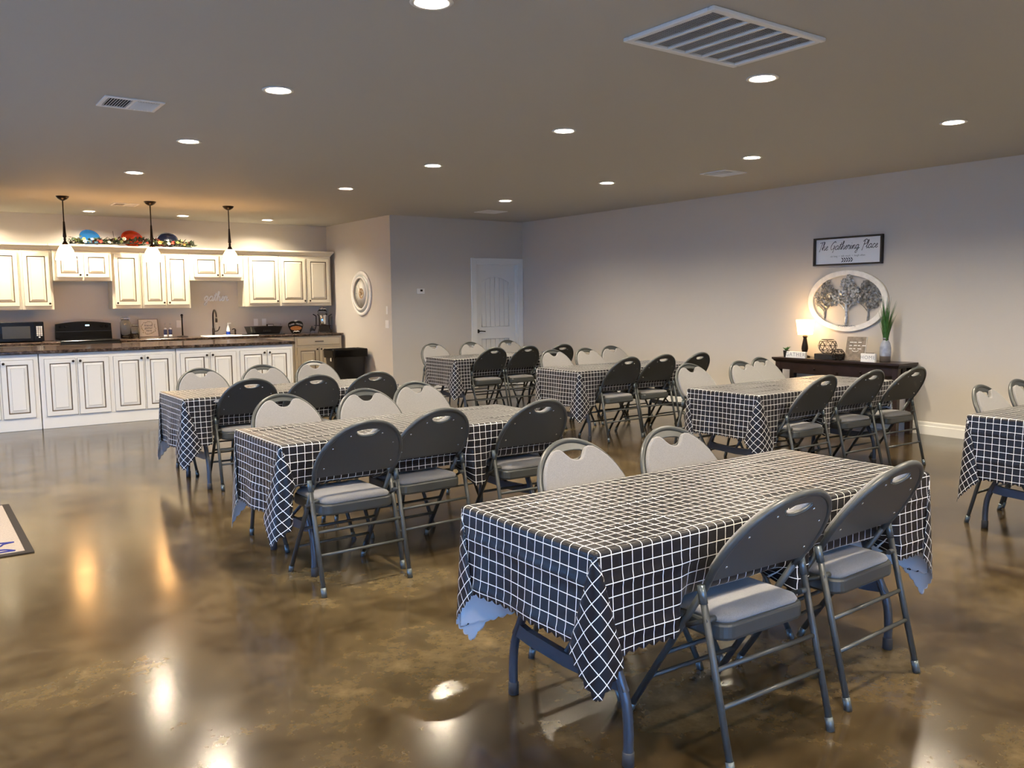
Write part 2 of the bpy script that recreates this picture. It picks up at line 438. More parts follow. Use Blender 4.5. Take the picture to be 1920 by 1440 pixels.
# ---------------------------------------------------------------- door in the back wall
d = struct(MB().box(DX0, DX0 + .02, YD, YD + T, 0, DZ).box(DX1 - .02, DX1, YD, YD + T, 0, DZ).box(DX0 + .02, DX1 - .02, YD, YD + T, DZ - .02, DZ).build('door_1', 'door_white'))
cas = MB()
for x0, x1, z0, z1 in ((DX0 - .10, DX0 + .006, 0, DZ + .085), (DX1 - .006, DX1 + .088, 0, DZ + .085), (DX0 + .006, DX1 - .006, DZ - .006, DZ + .085)):
    cas.box(x0, x1, YD - .014, YD, z0, z1, .003)
cas.box(DX0 - .10, DX0 - .075, YD - .024, YD - .014, 0, DZ + .085, .003); cas.box(DX1 + .063, DX1 + .088, YD - .024, YD - .014, 0, DZ + .085, .003)
cas.box(DX0 - .075, DX1 + .063, YD - .024, YD - .014, DZ + .060, DZ + .085, .003)
cas.build('casing', 'door_white', d)
SX0, SX1 = DX0 + .023, DX1 - .023; SW = SX1 - SX0
def arch_hole(x0, x1, z0, z1, rise):
    n = 14; pts = [(x0, z0), (x1, z0), (x1, z1)]
    for i in range(1, n): t = i / n; pts.append((x1 + (x0 - x1) * t, z1 + rise * math.sin(PI * t)))
    pts.append((x0, z1)); return pts
fx = .125
me = curve_mesh('door_slab', [[(0, .008), (SW, .008), (SW, DZ - .024), (0, DZ - .024)], arch_hole(fx, SW - fx, 1.0, 1.74, .09), [(fx, .22), (SW - fx, .22), (SW - fx, .80), (fx, .80)]], extrude=.017, bevel=.003, mats=['door_white'])
link('door_slab', me, d, M=Matrix.Translation((SX0, YD + .085, 0)) @ FACE_MY)
MB().box(SX0 + .01, SX1 - .01, YD + .096, YD + .100, .01, DZ - .03).build('backing', 'door_white', d)
for pts_ in (arch_hole(fx, SW - fx, 1.0, 1.74, .09), [(fx, .22), (SW - fx, .22), (SW - fx, .80), (fx, .80)]):
    q = MB().tube([(a, c, .019) for a, c in pts_], .0085, 6, closed=True).build('panel_moulding', 'door_white', d); q.matrix_basis = Matrix.Translation((SX0, YD + .085, 0)) @ FACE_MY
npl = 6; pw = (SW - 2 * fx) / npl
for z0, z1 in ((.215, .805), (.99, 1.84)):
    for k in range(npl):
        MB().box(SX0 + fx + k * pw + .004, SX0 + fx + (k + 1) * pw - .004, YD + .078, YD + .094, z0, z1, .004).build('plank', 'door_white', d)
hd = MB().lathe([(.001, -.008), (.030, -.008), (.032, 0), (.026, .006)], 16, M=Matrix.Translation((SX0 + .05, YD + .060, .93)) @ FACE_MY)
hd.tube(catmull([(SX0 + .05, YD + .058, .93), (SX0 + .052, YD + .022, .93), (SX0 + .08, YD + .016, .932), (SX0 + .165, YD + .018, .925)], 5), .009, 8)
hd.build('handle', 'bronze', d)

# ---------------------------------------------------------------- recessed lights and ceiling vents
def make_can():
    o = thing('recessed_light', '', 'light')
    t = MB().lathe([(CANR, .0), (CANR + .018, -.001), (CANR + .020, -.004), (CANR + .014, -.007), (CANR - .004, -.006), (CANR - .008, .002)], 28, cap0=False, cap1=False)
    t.build('trim_ring', 'can_trim', o)
    MB().lathe([(CANR - .008, .001), (.069, .02), (.067, .040)], 28, cap0=False, cap1=False).build('baffle', 'can_trim', o)
    MB().lathe([(.0005, .026), (.03, .027), (.054, .032), (.0672, .039)], 24, cap0=False, cap1=False).build('lens', 'can_lens', o)
    return o
cnames = {-.29: 'in the leftmost row', 1.98: 'left of the return grille', 4.27: 'in line with the return grille', 6.54: 'in the row nearest the sign wall'}
rnames = {-.62: 'farthest behind the camera', 1.33: 'just behind the camera', 3.32: 'nearest the camera', 5.19: 'second from the camera', 7.19: 'third from the camera', 9.17: 'farthest toward the back wall'}
can0 = make_can(); first = True
for x, y in CANS:
    o = can0 if first else copy_tree(can0); first = False
    o.location = (x, y, H); o['group'] = 'recessed ceiling lights'
    o['label'] = 'recessed ceiling light %s, %s' % (cnames[x], rnames[y])
for (x, y), s_ in zip(KCANS, ('farthest left', 'fourth from the clock wall', 'above the cabinet over the range', 'near the middle pendant', 'nearest the clock wall')):
    o = copy_tree(can0); o.location = (x, y, H); o['group'] = 'recessed ceiling lights'
    o['label'] = 'round recessed light close in front of the upper cabinets, ' + s_

def big_grille():
    o = thing('return_air_grille', 'large white return air grille with dark louvres in the ceiling', 'air grille', (3.466, 2.932, H))
    W, D = .425, .296
    f = MB()
    for x0, x1, y0, y1 in ((-W, W, -D, -D + .036), (-W, W, D - .036, D), (-W, -W + .036, -D + .036, D - .036), (W - .036, W, -D + .036, D - .036)):
        f.box(x0, x1, y0, y1, -.020, 0, .004)
    f.build('frame', 'vent_white', o)
    MB().box(-W + .036, W - .036, -D + .036, D - .036, -.003, 0).build('backing', 'vent_dark', o)
    iw = W - .036
    for k in range(1, 6):
        y = 0; x = -iw + 2 * iw * k / 6
        MB().box(x - .008, x + .008, -D + .036, D - .036, -.017, -.003).build('divider', 'vent_white', o)
    nl = 46; l = MB().box(-iw, iw, -.0007, .0042, -.0125, -.0115, M=Matrix.Rotation(R_(38), 4, 'X')).mesh('louvre', ['vent_white'])
    for k in range(nl):
        q = link('louvre', l, o, (0, -D + .040 + (2 * D - .08) * k / (nl - 1), 0.0))
    return o
big_grille()
def vent(name, label, x, y, w, dpt, lit):
    o = thing(name, label, 'air vent', (x, y, H), group='ceiling supply vents')
    f = MB()
    for x0, x1, y0, y1 in ((-w, w, -dpt, -dpt + .028), (-w, w, dpt - .028, dpt), (-w, -w + .028, -dpt + .028, dpt - .028), (w - .028, w, -dpt + .028, dpt - .028)):
        f.box(x0, x1, y0, y1, -.010, 0, .002)
    f.box(-.008, .008, -dpt + .028, dpt - .028, -.010, 0)
    f.build('frame', 'vent_white', o)
    MB().box(-w + .028, w - .028, -dpt + .028, dpt - .028, -.002, 0).build('backing', 'vent_dark', o)
    for s_, a in ((-1, 50), (1, -35)):
        for k in range(9):
            xx = s_ * (.018 + (w - .052) * k / 8)
            m = MB().box(-.0008, .0008, -dpt + .034, dpt - .034, -.009, .007, M=Matrix.Rotation(R_(a), 4, 'Y'))
            q = m.build('louvre', 'vent_white', o, (xx, 0, -.008))
    return o
vent('ceiling_vent', 'white supply vent in the ceiling left of the tables', 1.307, 6.063, .182, .155, 1)
vent('ceiling_vent', 'white supply vent in the ceiling near the sign wall', 7.077, 5.98, .172, .172, 1)
vent('ceiling_vent', 'white supply vent in the ceiling before the panelled door', 7.145, 10.39, .18, .18, 1)
vent('ceiling_vent', 'white supply vent in the ceiling over the kitchen between two pendants', 2.475, 12.12, .158, .145, 1)

# ---------------------------------------------------------------- kitchen cabinets
_door_cache = {}
def door_mesh(wd_, ht, mat, drawer=False):
    key = (round(wd_, 3), round(ht, 3), mat, drawer)
    if key in _door_cache: return _door_cache[key]
    mb = MB(); st = .055 if not drawer else .0
    def ring(i, z): return [(i, i, z), (wd_ - i, i, z), (wd_ - i, ht - i, z), (i, ht - i, z)]
    if drawer:
        seq = [(0, 0, 0), (0, .014, 0), (.006, .019, 1), (.008, .019, 0)]
    else:
        seq = [(0, 0, 0), (0, .014, 1), (.003, .017, 0), (.010, .018, 0), (st - .004, .018, 0), (st, .018, 1), (st + .005, .009, 1), (st + .012, .009, 0), (st + .040, .0165, 1), (st + .042, .0165, 0)]
    for (a, za, ma), (b, zb, mb_) in zip(seq[:-1], seq[1:]):
        mb.loft([ring(a, za), ring(b, zb)], False, False, ma)
    mb.add(ring(seq[-1][0], seq[-1][1]), [(0, 1, 2, 3)], 0); mb.add(ring(0, 0), [(3, 2, 1, 0)], 0)
    me = mb.mesh('door', [mat, 'glaze']); _door_cache[key] = me; return me
knob_me = MB().lathe([(.006, 0), (.005, .010), (.012, .014), (.0155, .021), (.012, .028), (.004, .031), (.0005, .0315)], 14, M=None).mesh('knob', ['bronze'])
def hang_door(par, x0, x1, z0, z1, y, mat, knob=None, name='door'):
    """door on a cabinet front at world y, facing -Y; knob = (x, z)"""
    o = link(name, door_mesh(x1 - x0, z1 - z0, mat, name == 'drawer_front'), par, M=Matrix.Translation((x0, y, z0)) @ FACE_MY)
    if knob:
        link('knob', knob_me, o, M=Matrix.Translation((knob[0] - x0, knob[1] - z0, .018)))
    return o
def cab_box(par, x0, x1, y0, y1, z0, z1, mat):
    b = MB().box(x0, x1, y0, y1, z0, z1, .003)
    return b.build('body', mat, par)

# island: three cabinet units side by side under one top
IY = 10.985
units = [(-.285, 1.228, [(-.235, .085), (.105, .43), (.49, .83), (.852, 1.178)], 'white island cabinet at the left edge of the picture, partly out of view'),
         (1.238, 2.738, [(1.285, 1.612), (1.630, 1.970), (2.016, 2.360), (2.376, 2.702)], 'white island cabinet in the middle with four glazed doors'),
         (2.748, 4.262, [(2.790, 3.142), (3.160, 3.492), (3.538, 3.890), (3.906, 4.226)], 'white island cabinet at the right end with four glazed doors')]
for x0, x1, drs, lab in units:
    o = thing('island_cabinet', lab, 'cabinet', (0, 0, 0), group='island cabinets')
    cab_box(o, x0, x1, IY, 11.60, 0, .873, 'cab_white')
    for k, (a, b) in enumerate(drs):
        kx = b - .028 if k % 2 == 0 else a + .028
        hang_door(o, a, b, .145, .812, IY - .0005, 'cab_white', (kx, .775))
tag(MB().box(-.33, 4.29, 10.945, 12.22, .873, .912, .008).build('island_countertop', 'dark_laminate'), 'dark brown stone-look countertop on the white island', 'countertop')
o = thing('island_back_panel', 'white panels closing the kitchen side of the island', 'cabinet')
MB().box(-.285, 4.262, 11.602, 12.18, 0, .873, .003).build('body', 'cab_white', o)

# back run: base cabinets, range gap, countertop
CF = 13.30
bases = [(-.6, .57, [(-.57, -.02), (.0, .54)], 'cream base cabinet farthest left behind the island'),
         (.58, 1.765, [(.61, 1.16), (1.18, 1.735)], 'cream base cabinet left of the range'),
         (2.575, 3.66, [(2.605, 3.11), (3.13, 3.63)], 'cream base cabinet right of the range'),
         (3.67, 5.195, [(3.70, 4.42), (4.44, 5.165)], 'cream sink base cabinet behind the island'),
         (5.205, 6.03, [(5.236, 5.606), (5.622, 5.995)], 'cream base cabinet with drawer beside the black trash bin')]
for x0, x1, drs, lab in bases:
    o = thing('base_cabinet', lab, 'cabinet', (0, 0, 0), group='base cabinets of the back run')
    b = MB().box(x0, x1, CF, YK - .004, .09, .873, .003); b.box(x0, x1, CF + .06, YK - .004, 0, .09)
    b.build('body', 'cab_cream', o)
    dw = hang_door(o, drs[0][0], drs[-1][1], .722, .852, CF - .0005, 'cab_cream', None, 'drawer_front')
    wx = drs[-1][1] - drs[0][0]
    pm = MB().cyl((wx / 2 - .075, .065, .040), (wx / 2 + .075, .065, .040), .006, 8)
    for s_ in (-1, 1): pm.cyl((wx / 2 + s_ * .06, .065, .018), (wx / 2 + s_ * .06, .065, .040), .005, 8)
    pm.build('pull', 'bronze', dw)
    for k, (a, c) in enumerate(drs):
        hang_door(o, a, c, .115, .690, CF - .0005, 'cab_cream', (c - .028 if k == 0 else a + .028, .655))
SKX0, SKX1, SKY0, SKY1 = 3.86, 4.62, 13.38, 13.80
ct = MB().box(-.62, 1.777, 13.27, YK - .002, .873, .912, .006)
ct.box(-.62, 1.777, YK - .022, YK - .002, .912, .915)
tag(ct.build('countertop', 'dark_laminate'), 'dark brown stone-look countertop left of the range under the microwave', 'countertop')
ct = MB()
ct.box(2.563, SKX0, 13.27, YK - .002, .873, .912, .006); ct.box(SKX1, 6.062, 13.27, YK - .002, .873, .912, .006)
ct.box(SKX0, SKX1, 13.27, SKY0, .873, .912); ct.box(SKX0, SKX1, SKY1, YK - .002, .873, .912)
tag(ct.build('countertop', 'dark_laminate'), 'dark brown stone-look countertop with the sink, right of the range', 'countertop')

# upper cabinets
UY = 13.60
def upper(x0, x1, z0, drs, knobs, lab, yf=UY, ztop=2.205):
    o = thing('upper_cabinet', lab, 'cabinet', (0, 0, 0), group='upper cabinets')
    cab_box(o, x0, x1, yf, YK - .002, z0, ztop, 'cab_cream')
    for (a, b), kx in zip(drs, knobs):
        hang_door(o, a, b, z0 + .048, 2.172, yf - .0005, 'cab_cream', (kx, z0 + .085))
    return o
upper(.42, 1.372, 1.365, [(.455, .90), (.915, 1.345)], [.872, .943], 'cream upper cabinet at the left edge of the picture with two tall doors')
upper(1.374, 1.770, 1.365, [(1.402, 1.742)], [1.716], 'cream upper cabinet with one tall door left of the range')
upper(1.774, 2.540, 1.772, [(1.815, 2.150), (2.172, 2.505)], [2.118, 2.204], 'short cream upper cabinet standing forward over the range', 13.545)
upper(2.544, 2.948, 1.365, [(2.578, 2.926)], [2.606], 'cream upper cabinet with one tall door right of the range')
upper(2.950, 3.656, 1.365, [(2.972, 3.292), (3.310, 3.636)], [3.262, 3.340], 'cream upper cabinet with two tall doors in the middle of the run')
upper(3.660, 4.498, 1.790, [(3.725, 4.112), (4.130, 4.470)], [4.084, 4.158], 'short cream upper cabinet over the sink')
upper(4.502, 5.092, 1.375, [(4.585, 5.074)], [5.044], 'cream upper cabinet with one wide tall door right of the sink')
upper(5.094, 6.0, 1.375, [(5.118, 5.546), (5.578, 5.970)], [5.518, 5.606], 'cream upper cabinet with two tall doors nearest the clock wall')
def crown(label, x0, x1, yf, r0, r1):
    prof = [(0, 0), (.008, .0), (.010, .018), (.026, .034), (.040, .056), (.048, .060), (.048, .085), (0, .085)]
    mb = MB()
    a = [(x0 - (dd if r0 else 0), yf - dd, 2.206 + z) for dd, z in prof]; b = [(x1 + (dd if r1 else 0), yf - dd, 2.206 + z) for dd, z in prof]
    mb.loft([a, b], True, True, 0)
    if r0:
        c = [(x0 - dd, UY - .05 if yf < UY else YK - .003, 2.206 + z) for dd, z in prof]; mb.loft([c, a], True, True, 0)
    if r1:
        c = [(x1 + dd, UY - .05 if yf < UY else YK - .003, 2.206 + z) for dd, z in prof]; mb.loft([b, c], True, True, 0)
    mb.box(x0, x1, yf, YK - .003, 2.270, 2.290)
    return tag(mb.build('crown_moulding', 'cab_cream'), label, 'moulding', 'crown mouldings on the upper cabinets')
crown('cream crown moulding on the cabinets left of the range', .42, 1.770, UY, False, False)
crown('cream crown moulding standing forward on the cabinet over the range', 1.774, 2.540, 13.545, True, True)
crown('long cream crown moulding on the cabinets right of the range', 2.544, 6.0, UY, False, True)

# ---------------------------------------------------------------- tables, tablecloths, folding chairs
TL, TW, TZ = 1.81, .70, .716
# name: x0, y0, cloth shift x, cloth shift y, fine mesh, label bits
TABLES = {
 'A': (1.54, 1.74, .075, .065, True, 'nearest the camera'),
 'B': (1.485, 4.04, -.02, .03, True, 'behind the nearest one'),
 'C': (1.66, 6.50, -.03, .02, True, 'by the island'),
 'E': (5.06, 3.91, .02, .0, True, 'before the console'),
 'D': (5.42, 6.36, .0, .02, True, 'between door and console'),
 'F': (5.44, 8.73, .02, .01, True, 'by the panelled door'),
 'G': (5.17, 1.77, -.02, .01, True, 'at the right edge')}
# chairs: (table, side, x centre, y of the rear feet, turn in degrees); side -1 = near side with its back to the camera
CH = [('A', -1, 2.165, 1.555, -2), ('A', -1, 2.815, 1.60, 2), ('A', 1, 2.20, 2.60, 1), ('A', 1, 2.755, 2.58, -2),
      ('B', -1, 1.815, 3.765, 1), ('B', -1, 2.335, 3.93, 2), ('B', -1, 3.00, 3.885, -2), ('B', 1, 1.905, 5.08, 2), ('B', 1, 2.45, 5.03, -1), ('B', 1, 2.955, 5.24, 2),
      ('C', -1, 2.145, 6.43, -1), ('C', -1, 2.66, 6.40, 1), ('C', -1, 3.155, 6.345, -3), ('C', 1, 2.115, 7.63, 1), ('C', 1, 2.685, 7.655, -2), ('C', 1, 3.27, 7.84, 3),
      ('E', -1, 5.56, 3.735, 2), ('E', -1, 6.24, 3.76, -1), ('E', -1, 6.75, 3.69, -2), ('E', 1, 5.66, 5.10, -2), ('E', 1, 6.23, 4.99, 1), ('E', 1, 6.76, 5.17, 3),
      ('D', -1, 5.92, 6.215, 1), ('D', -1, 6.45, 6.24, -2), ('D', -1, 6.96, 6.20, 2), ('D', 1, 6.13, 7.64, -1), ('D', 1, 6.62, 7.61, 2), ('D', 1, 7.16, 7.75, -2),
      ('F', -1, 5.95, 8.64, -1), ('F', -1, 6.475, 8.64, 1), ('F', -1, 7.03, 8.62, -2), ('F', 1, 5.89, 9.98, 2), ('F', 1, 6.46, 9.90, -1), ('F', 1, 7.17, 9.99, 1),
      ('G', 1, 5.64, 2.56, 2), ('G', 1, 6.20, 2.58, -1), ('G', 1, 6.75, 2.66, 1)]

def make_table():
    o = thing('folding_table', '', 'table')
    tp = MB(); rings = []
    for z, i in ((-.044, .012), (-.032, 0), (-.010, 0), (-.003, .004), (0, .012)):
        rings.append([(x, y, TZ - .002 + z) for x, y in rrect(-TL / 2 + i, TL / 2 - i, -TW / 2 + i, TW / 2 - i, .035)])
    tp.loft(rings); tp.build('tabletop', 'table_plastic', o)
    for sx in (-1, 1):
        X = sx * .725
        for sy in (-1, 1):
            P = catmull([(X, sy * .300, .035), (X, sy * .300, .12), (X, sy * .288, .20), (X, sy * .250, .29), (X, sy * .195, .40), (X, sy * .165, .52), (X, sy * .16, TZ - .046)], 5)
            lg = MB().tube(P, .0165, 12).build('leg', 'table_leg', o)
            MB().lathe([(.016, 0), (.0195, .002), (.0195, .045), (.017, .048)], 12).build('foot_cap', 'rubber', lg, (X, sy * .300, 0))
        pl = [(-.292, .235), (-.20, .222), (0, .214), (.20, .222), (.292, .235), (.262, .285), (.20, .272), (0, .262), (-.20, .272), (-.262, .285)]
        MB().prism(pl, -.012, .012, 0, Matrix(((0, 0, 1, X), (1, 0, 0, 0), (0, 1, 0, 0), (0, 0, 0, 1)))).build('crossbar', 'table_leg', o)
        MB().cyl((X, 0, .26), (sx * .30, 0, TZ - .048), .009, 8).build('brace', 'table_leg', o)
    return o

def make_chair():
    o = thing('folding_chair', '', 'chair')
    fy, dz, dy = .49, .837, -.548                      # front foot, slope of the tube that is front leg and back frame
    def P(x, s, n=0.): return (x, fy + dy * s + n * dz, dz * s - n * dy)
    MP = Matrix(((1, 0, 0, 0), (0, dy, dz, fy), (0, dz, -dy, 0), (0, 0, 0, 1)))   # plane coords (x, s, n) -> chair
    hw, s0, hh = .229, .745, .268
    arch = [(hw * math.cos(t), s0 + hh * math.sin(t) ** .94) for t in [PI * i / 30 for i in range(31)]]
    sides = lambda sg: [(sg * .214, .64), (sg * .222, .69), (sg * .228, .72)]
    fr = [P(x, s) for x, s in sides(1) + arch + sides(-1)[::-1]]
    MB().tube(fr, .0118, 10).build('back_frame', 'chair_metal', o)
    for sg in (-1, 1):
        lg = MB().tube([P(sg * .212, .04), P(sg * .213, .40), P(sg * .214, .645)], .0115, 10).build('leg', 'chair_metal', o)
        MB().tube([P(sg * .212, .0, -.006), P(sg * .212, .045)], .0140, 10).build('foot_cap', 'chair_steel', lg)
        top = (sg * .2395, .128, .545); bot = (sg * .2395, .0, .02)
        lg = MB().tube([bot, top], .0115, 10).build('leg', 'chair_metal', o)
        MB().tube([(sg * .2395, -.004, .0), (sg * .2395, .007, .045)], .0142, 10).build('foot_cap', 'chair_steel', lg)
        MB().tube([(sg * .2395, .118, .50), (sg * .2395, .131, .556)], .0135, 10).build('sleeve', 'chair_steel', lg)
        b = MB(); b.tube([(sg * .226, .105, .452), (sg * .226, .20, .405)], .0075, 8); b.cyl((sg * .205, .105, .452), (sg * .248, .105, .452), .010, 10); b.cyl((sg * .2, .245, .40), (sg * .222, .245, .40), .010, 10)
        b.build('hinge_brace', 'chair_metal', o)
    for z in (.195, .305):
        yy = .0 + .128 * (z - .02) / .525
        MB().cyl((-.2385, yy, z), (.2385, yy, z), .0078, 8).build('crossbar', 'chair_metal', o)
    for s in (.19, .32):
        MB().cyl(P(-.212, s), P(.212, s), .0078, 8).build('crossbar', 'chair_metal', o)
    # steel back panel with hand hole
    inn = [(x * .955, s0 + (s - s0) * .962) for x, s in arch]
    outl = inn + [(-.218, .70), (-.210, .682), (.210, .682), (.218, .70)]
    hw2 = .062
    hole = [(hw2 * math.cos(t), .962 + .010 * math.sin(t)) for t in [PI * i / 10 for i in range(11)]] + [(-hw2 * .985 * math.cos(t), .960 - .032 * math.sin(t)) for t in [PI * i / 10 for i in range(1, 10)]]
    me = curve_mesh('back_panel', [outl, hole], extrude=.0015, bevel=.0025, mats=['chair_metal'])
    bp = link('back_panel', me, o, M=MP @ Matrix.Translation((0, 0, -.002)))
    lip = MB().tube([(x, y, -.003) for x, y in [(hw2 * 1.02 * math.cos(t), .958 - .034 * math.sin(t)) for t in [PI * i / 12 for i in range(13)]]], .0035, 6)
    lip.build('hand_hole_lip', 'chair_steel', bp)
    for x, s in ((-.085, .935), (.085, .935), (-.165, .865), (.165, .865), (-.185, .74), (.185, .74)):
        MB().lathe([(.005, -.0045), (.0045, -.0062), (.0005, -.0072)], 8, M=Matrix.Translation((x, s, 0))).build('rivet', 'rivet', bp)
    # padded front of the back, notched at the hand hole
    pad = []
    for x, s in inn:
        ax = abs(x)
        if ax < .097:
            continue
        pad.append((x * .968, s0 + (s - s0) * .955))
    k = max(i for i, (x, s) in enumerate(pad) if x > 0)
    notch = [(s_ * a, c) for s_, seq in ((1, [(.086, .964), (.074, .962), (.063, .953), (.052, .938), (.038, .922), (.020, .912), (0, .909)]), (-1, [(.020, .912), (.038, .922), (.052, .938), (.063, .953), (.074, .962), (.086, .964)])) for a, c in seq]
    pad = pad[:k + 1] + notch + pad[k + 1:] + [(-.212, .715), (-.200, .695), (.200, .695), (.212, .715)]
    me = curve_mesh('back_cushion', [pad], extrude=.004, bevel=.0085, mats=['chair_fabric'], res=3)
    for p_ in me.polygons: p_.use_smooth = True
    link('back_cushion', me, o, M=MP @ Matrix.Translation((0, 0, .0135)))
    # seat
    def out(i, r): return rrect(-.200 + i, .200 - i, .070 + i, .470 - i, r, 6)
    sp = MB(); rings = []
    for z, i, r in ((.375, .012, .045), (.379, .004, .048), (.388, 0, .05), (.424, 0, .05), (.430, .003, .05), (.432, .010, .045)):
        rings.append([(x, y, z) for x, y in out(i, r)])
    sp.loft(rings, smooth=False); sp.build('seat_pan', 'chair_metal', o)
    sc = MB(); rings = []
    for z, i, r in ((.431, .014, .045), (.440, .009, .05), (.450, .014, .05), (.457, .030, .045), (.462, .065, .035), (.464, .11, .02)):
        rings.append([(x, y, z) for x, y in out(i, r)])
    sc.loft(rings, smooth=True); sc.build('seat_cushion', 'chair_fabric', o)
    return o

def drape(x0, y0, shx, shy, chairs, seed):
    """stiff vinyl sheet over the table: straight drops, a box pleat at each corner, pushed in by the chairs"""
    rng = np.random.default_rng(seed)
    h = CELL / 4
    nx, ny = 62 * 4 + 1, 36 * 4 + 1
    fx = (np.arange(nx) - (nx - 1) / 2) * h + shx; fyv = (np.arange(ny) - (ny - 1) / 2) * h + shy
    U, V = fx - shx, fyv - shy
    X, Y = np.meshgrid(fx, fyv, indexing='ij')
    # scalloped hem: pull the outermost rows in
    def scal(n): return np.array([1., .3, 0., .3])[np.arange(n) % 4] * .010
    for e, sg in ((0, 1), (-1, -1)):
        X[e, :] += sg * scal(ny); Y[:, e] += sg * scal(nx)
    r = .012
    A, B = TL / 2 + .005 - r, TW / 2 + .005 - r
    top = TZ + .0035
    sx, sy = np.sign(X), np.sign(Y)
    ox, oy = np.maximum(np.abs(X) - A, 0), np.maximum(np.abs(Y) - B, 0)
    rho = np.hypot(ox, oy); th = np.degrees(np.arctan2(oy, ox + 1e-12))       # 0 = end panel, 90 = long side
    flare = .055
    q = r * PI / 2
    hh = np.where(rho < q, r * np.sin(np.minimum(rho, q) / r), r + (rho - q) * flare)
    dd = np.where(rho < q, r * (1 - np.cos(np.minimum(rho, q) / r)), r + (rho - q) * math.sqrt(1 - flare ** 2))
    psi = np.zeros_like(X); cc = np.zeros_like(X)
    tt = np.arange(-20, 111, .5)
    for qx in (-1, 1):
        for qy in (-1, 1):
            a = 22.5 * rng.uniform(.72, 1.0); m = 45 + rng.uniform(-5, 5); bias = rng.uniform(-5, 5)
            # zigzag: back fold, broad front flap, back fold
            zz = np.interp(tt, [-20, 0, m / 2, 45 + m / 2, 90, 110], [0, 0, -a, a, 0, 0])
            zz = zz + bias * np.exp(-((tt - 45) / 24) ** 2)
            fr = np.interp(tt, [-20, 0, m / 2 - 4, m / 2 + 4, 45 + m / 2 - 4, 45 + m / 2 + 4, 90, 110], [0, 0, .35, 1, 1, .35, 0, 0])
            k = np.ones(11) / 11
            zz = np.convolve(np.pad(zz, 5, 'edge'), k, 'valid'); fr = np.convolve(np.pad(fr, 5, 'edge'), k, 'valid')
            fr *= rng.uniform(.85, 1.35)
            msk = (sx == qx) & (sy == qy) & (ox > 0) & (oy > 0)
            psi[msk] = np.radians(np.interp(th[msk], tt, zz)); cc[msk] = np.interp(th[msk], tt, fr)
    corner = (ox > 0) & (oy > 0)
    s = rho * np.sin(psi); c = .13 * cc * rho
    a_ = np.sqrt(s * s + c * c)
    i1 = (a_ - s) / 2 - c / 2; i2 = (a_ + s) / 2 - c / 2       # inward along the end panel (y) and along the side (x)
    beta = .5 + .5 * np.tanh(s / (.02 + .25 * c + 1e-6)) if True else 0
    beta = np.where(corner, .5 * beta + .5 * th / 90, np.where(oy > 0, 1., 0.))
    bl = np.hypot(1 - beta, beta)
    wend = np.zeros_like(X); wside = np.zeros_like(X)
    p1, p2, p3 = rng.uniform(0, 6, 3)
    wend = .010 * (np.sin(Y * 11 + p1) + .6 * np.sin(Y * 23 + p2)) * np.clip((B - np.abs(Y)) / .12, 0, 1)
    wside = .009 * (np.sin(X * 7 + p2) + .6 * np.sin(X * 17 + p3)) * np.clip((A - np.abs(X)) / .15, 0, 1)
    grow = (np.clip(rho - .02, 0, 1) / .35) ** 1.4
    hx = (hh + np.where(corner, 0, wend * grow)) * (1 - beta) / bl * (rho > 0)
    hy = (hh + np.where(corner, 0, wside * grow)) * beta / bl * (rho > 0)
    Px = np.clip(X, -A, A) + sx * hx - np.where(corner, sx * i2, 0)
    Py = np.clip(Y, -B, B) + sy * hy - np.where(corner, sy * i1, 0)
    Pz = top - dd * np.where(corner, np.cos(psi), 1)
    # the crease across the drop left by the packaging
    for zc in (.105, .27):
        Px += sx * .0035 * np.exp(-((rho - zc) / .012) ** 2) * (oy == 0) * (ox > 0); Py += sy * .0035 * np.exp(-((rho - zc) / .012) ** 2) * (ox == 0) * (oy > 0)
    # fold creases and waviness on the table top
    cr_ = np.zeros_like(X)
    for cx_ in np.arange(-1.2, 1.3, .24): cr_ += .0030 * np.exp(-((X - cx_ - .01 * np.sin(Y * 5 + cx_ * 9)) / .009) ** 2) * (.25 + .75 * np.sin(Y * 7 + cx_ * 7) ** 2)
    for cy_ in (-.20, .02, .22): cr_ += .0042 * np.exp(-((Y - cy_ - .008 * np.sin(X * 4 + cy_ * 9)) / .010) ** 2) * (.25 + .75 * np.sin(X * 5 + cy_ * 9) ** 2)
    cr_ += .0010 * (np.sin(X * 13 + 2 * np.sin(Y * 9 + p1)) + np.sin(Y * 19 + 2 * np.sin(X * 8 + p2)) + 2) * .5
    inner = np.clip(np.minimum(A - np.abs(X), B - np.abs(Y)) / .03, 0, 1)
    Pz += np.where(rho == 0, cr_ * inner, 0)
    # chairs push the long sides in; the hem lies on their seats
    cxl, cyl = x0 + TL / 2, y0 + TW / 2
    SEAT = .478
    for (tb, side, xc, yr, rz) in chairs:
        lx, ly, f = xc - cxl, yr - cyl, -side                  # f: direction the chair faces
        m = (oy > 0) & (sy == -f) & (Pz < top - .02)
        wt = np.clip((.30 - np.abs(Px - lx)) / .08, 0, 1); wt = wt * wt * (3 - 2 * wt)
        z = Pz
        yb = ly + f * (.49 - .655 * np.maximum(z, .54) + .036)  # just in front of the chair back
        push = np.maximum(0, (yb - Py) * f)
        e = np.maximum(0, SEAT + .03 - z); lay = np.where(e > 0, e, 0)
        zn = np.where(z < SEAT + .03, SEAT + .03 * np.exp(-e / .03), z)
        bow = .05 * np.clip((top - z) / .26, 0, 1) ** 2
        dy = np.maximum(push, bow + lay * .92)
        Py = np.where(m, Py + f * wt * dy, Py); Pz = np.where(m, z + wt * (zn - z), Pz)
    return np.stack([Px, Py, Pz, np.broadcast_to(U[:, None], X.shape), np.broadcast_to(V[None, :], X.shape)], -1)

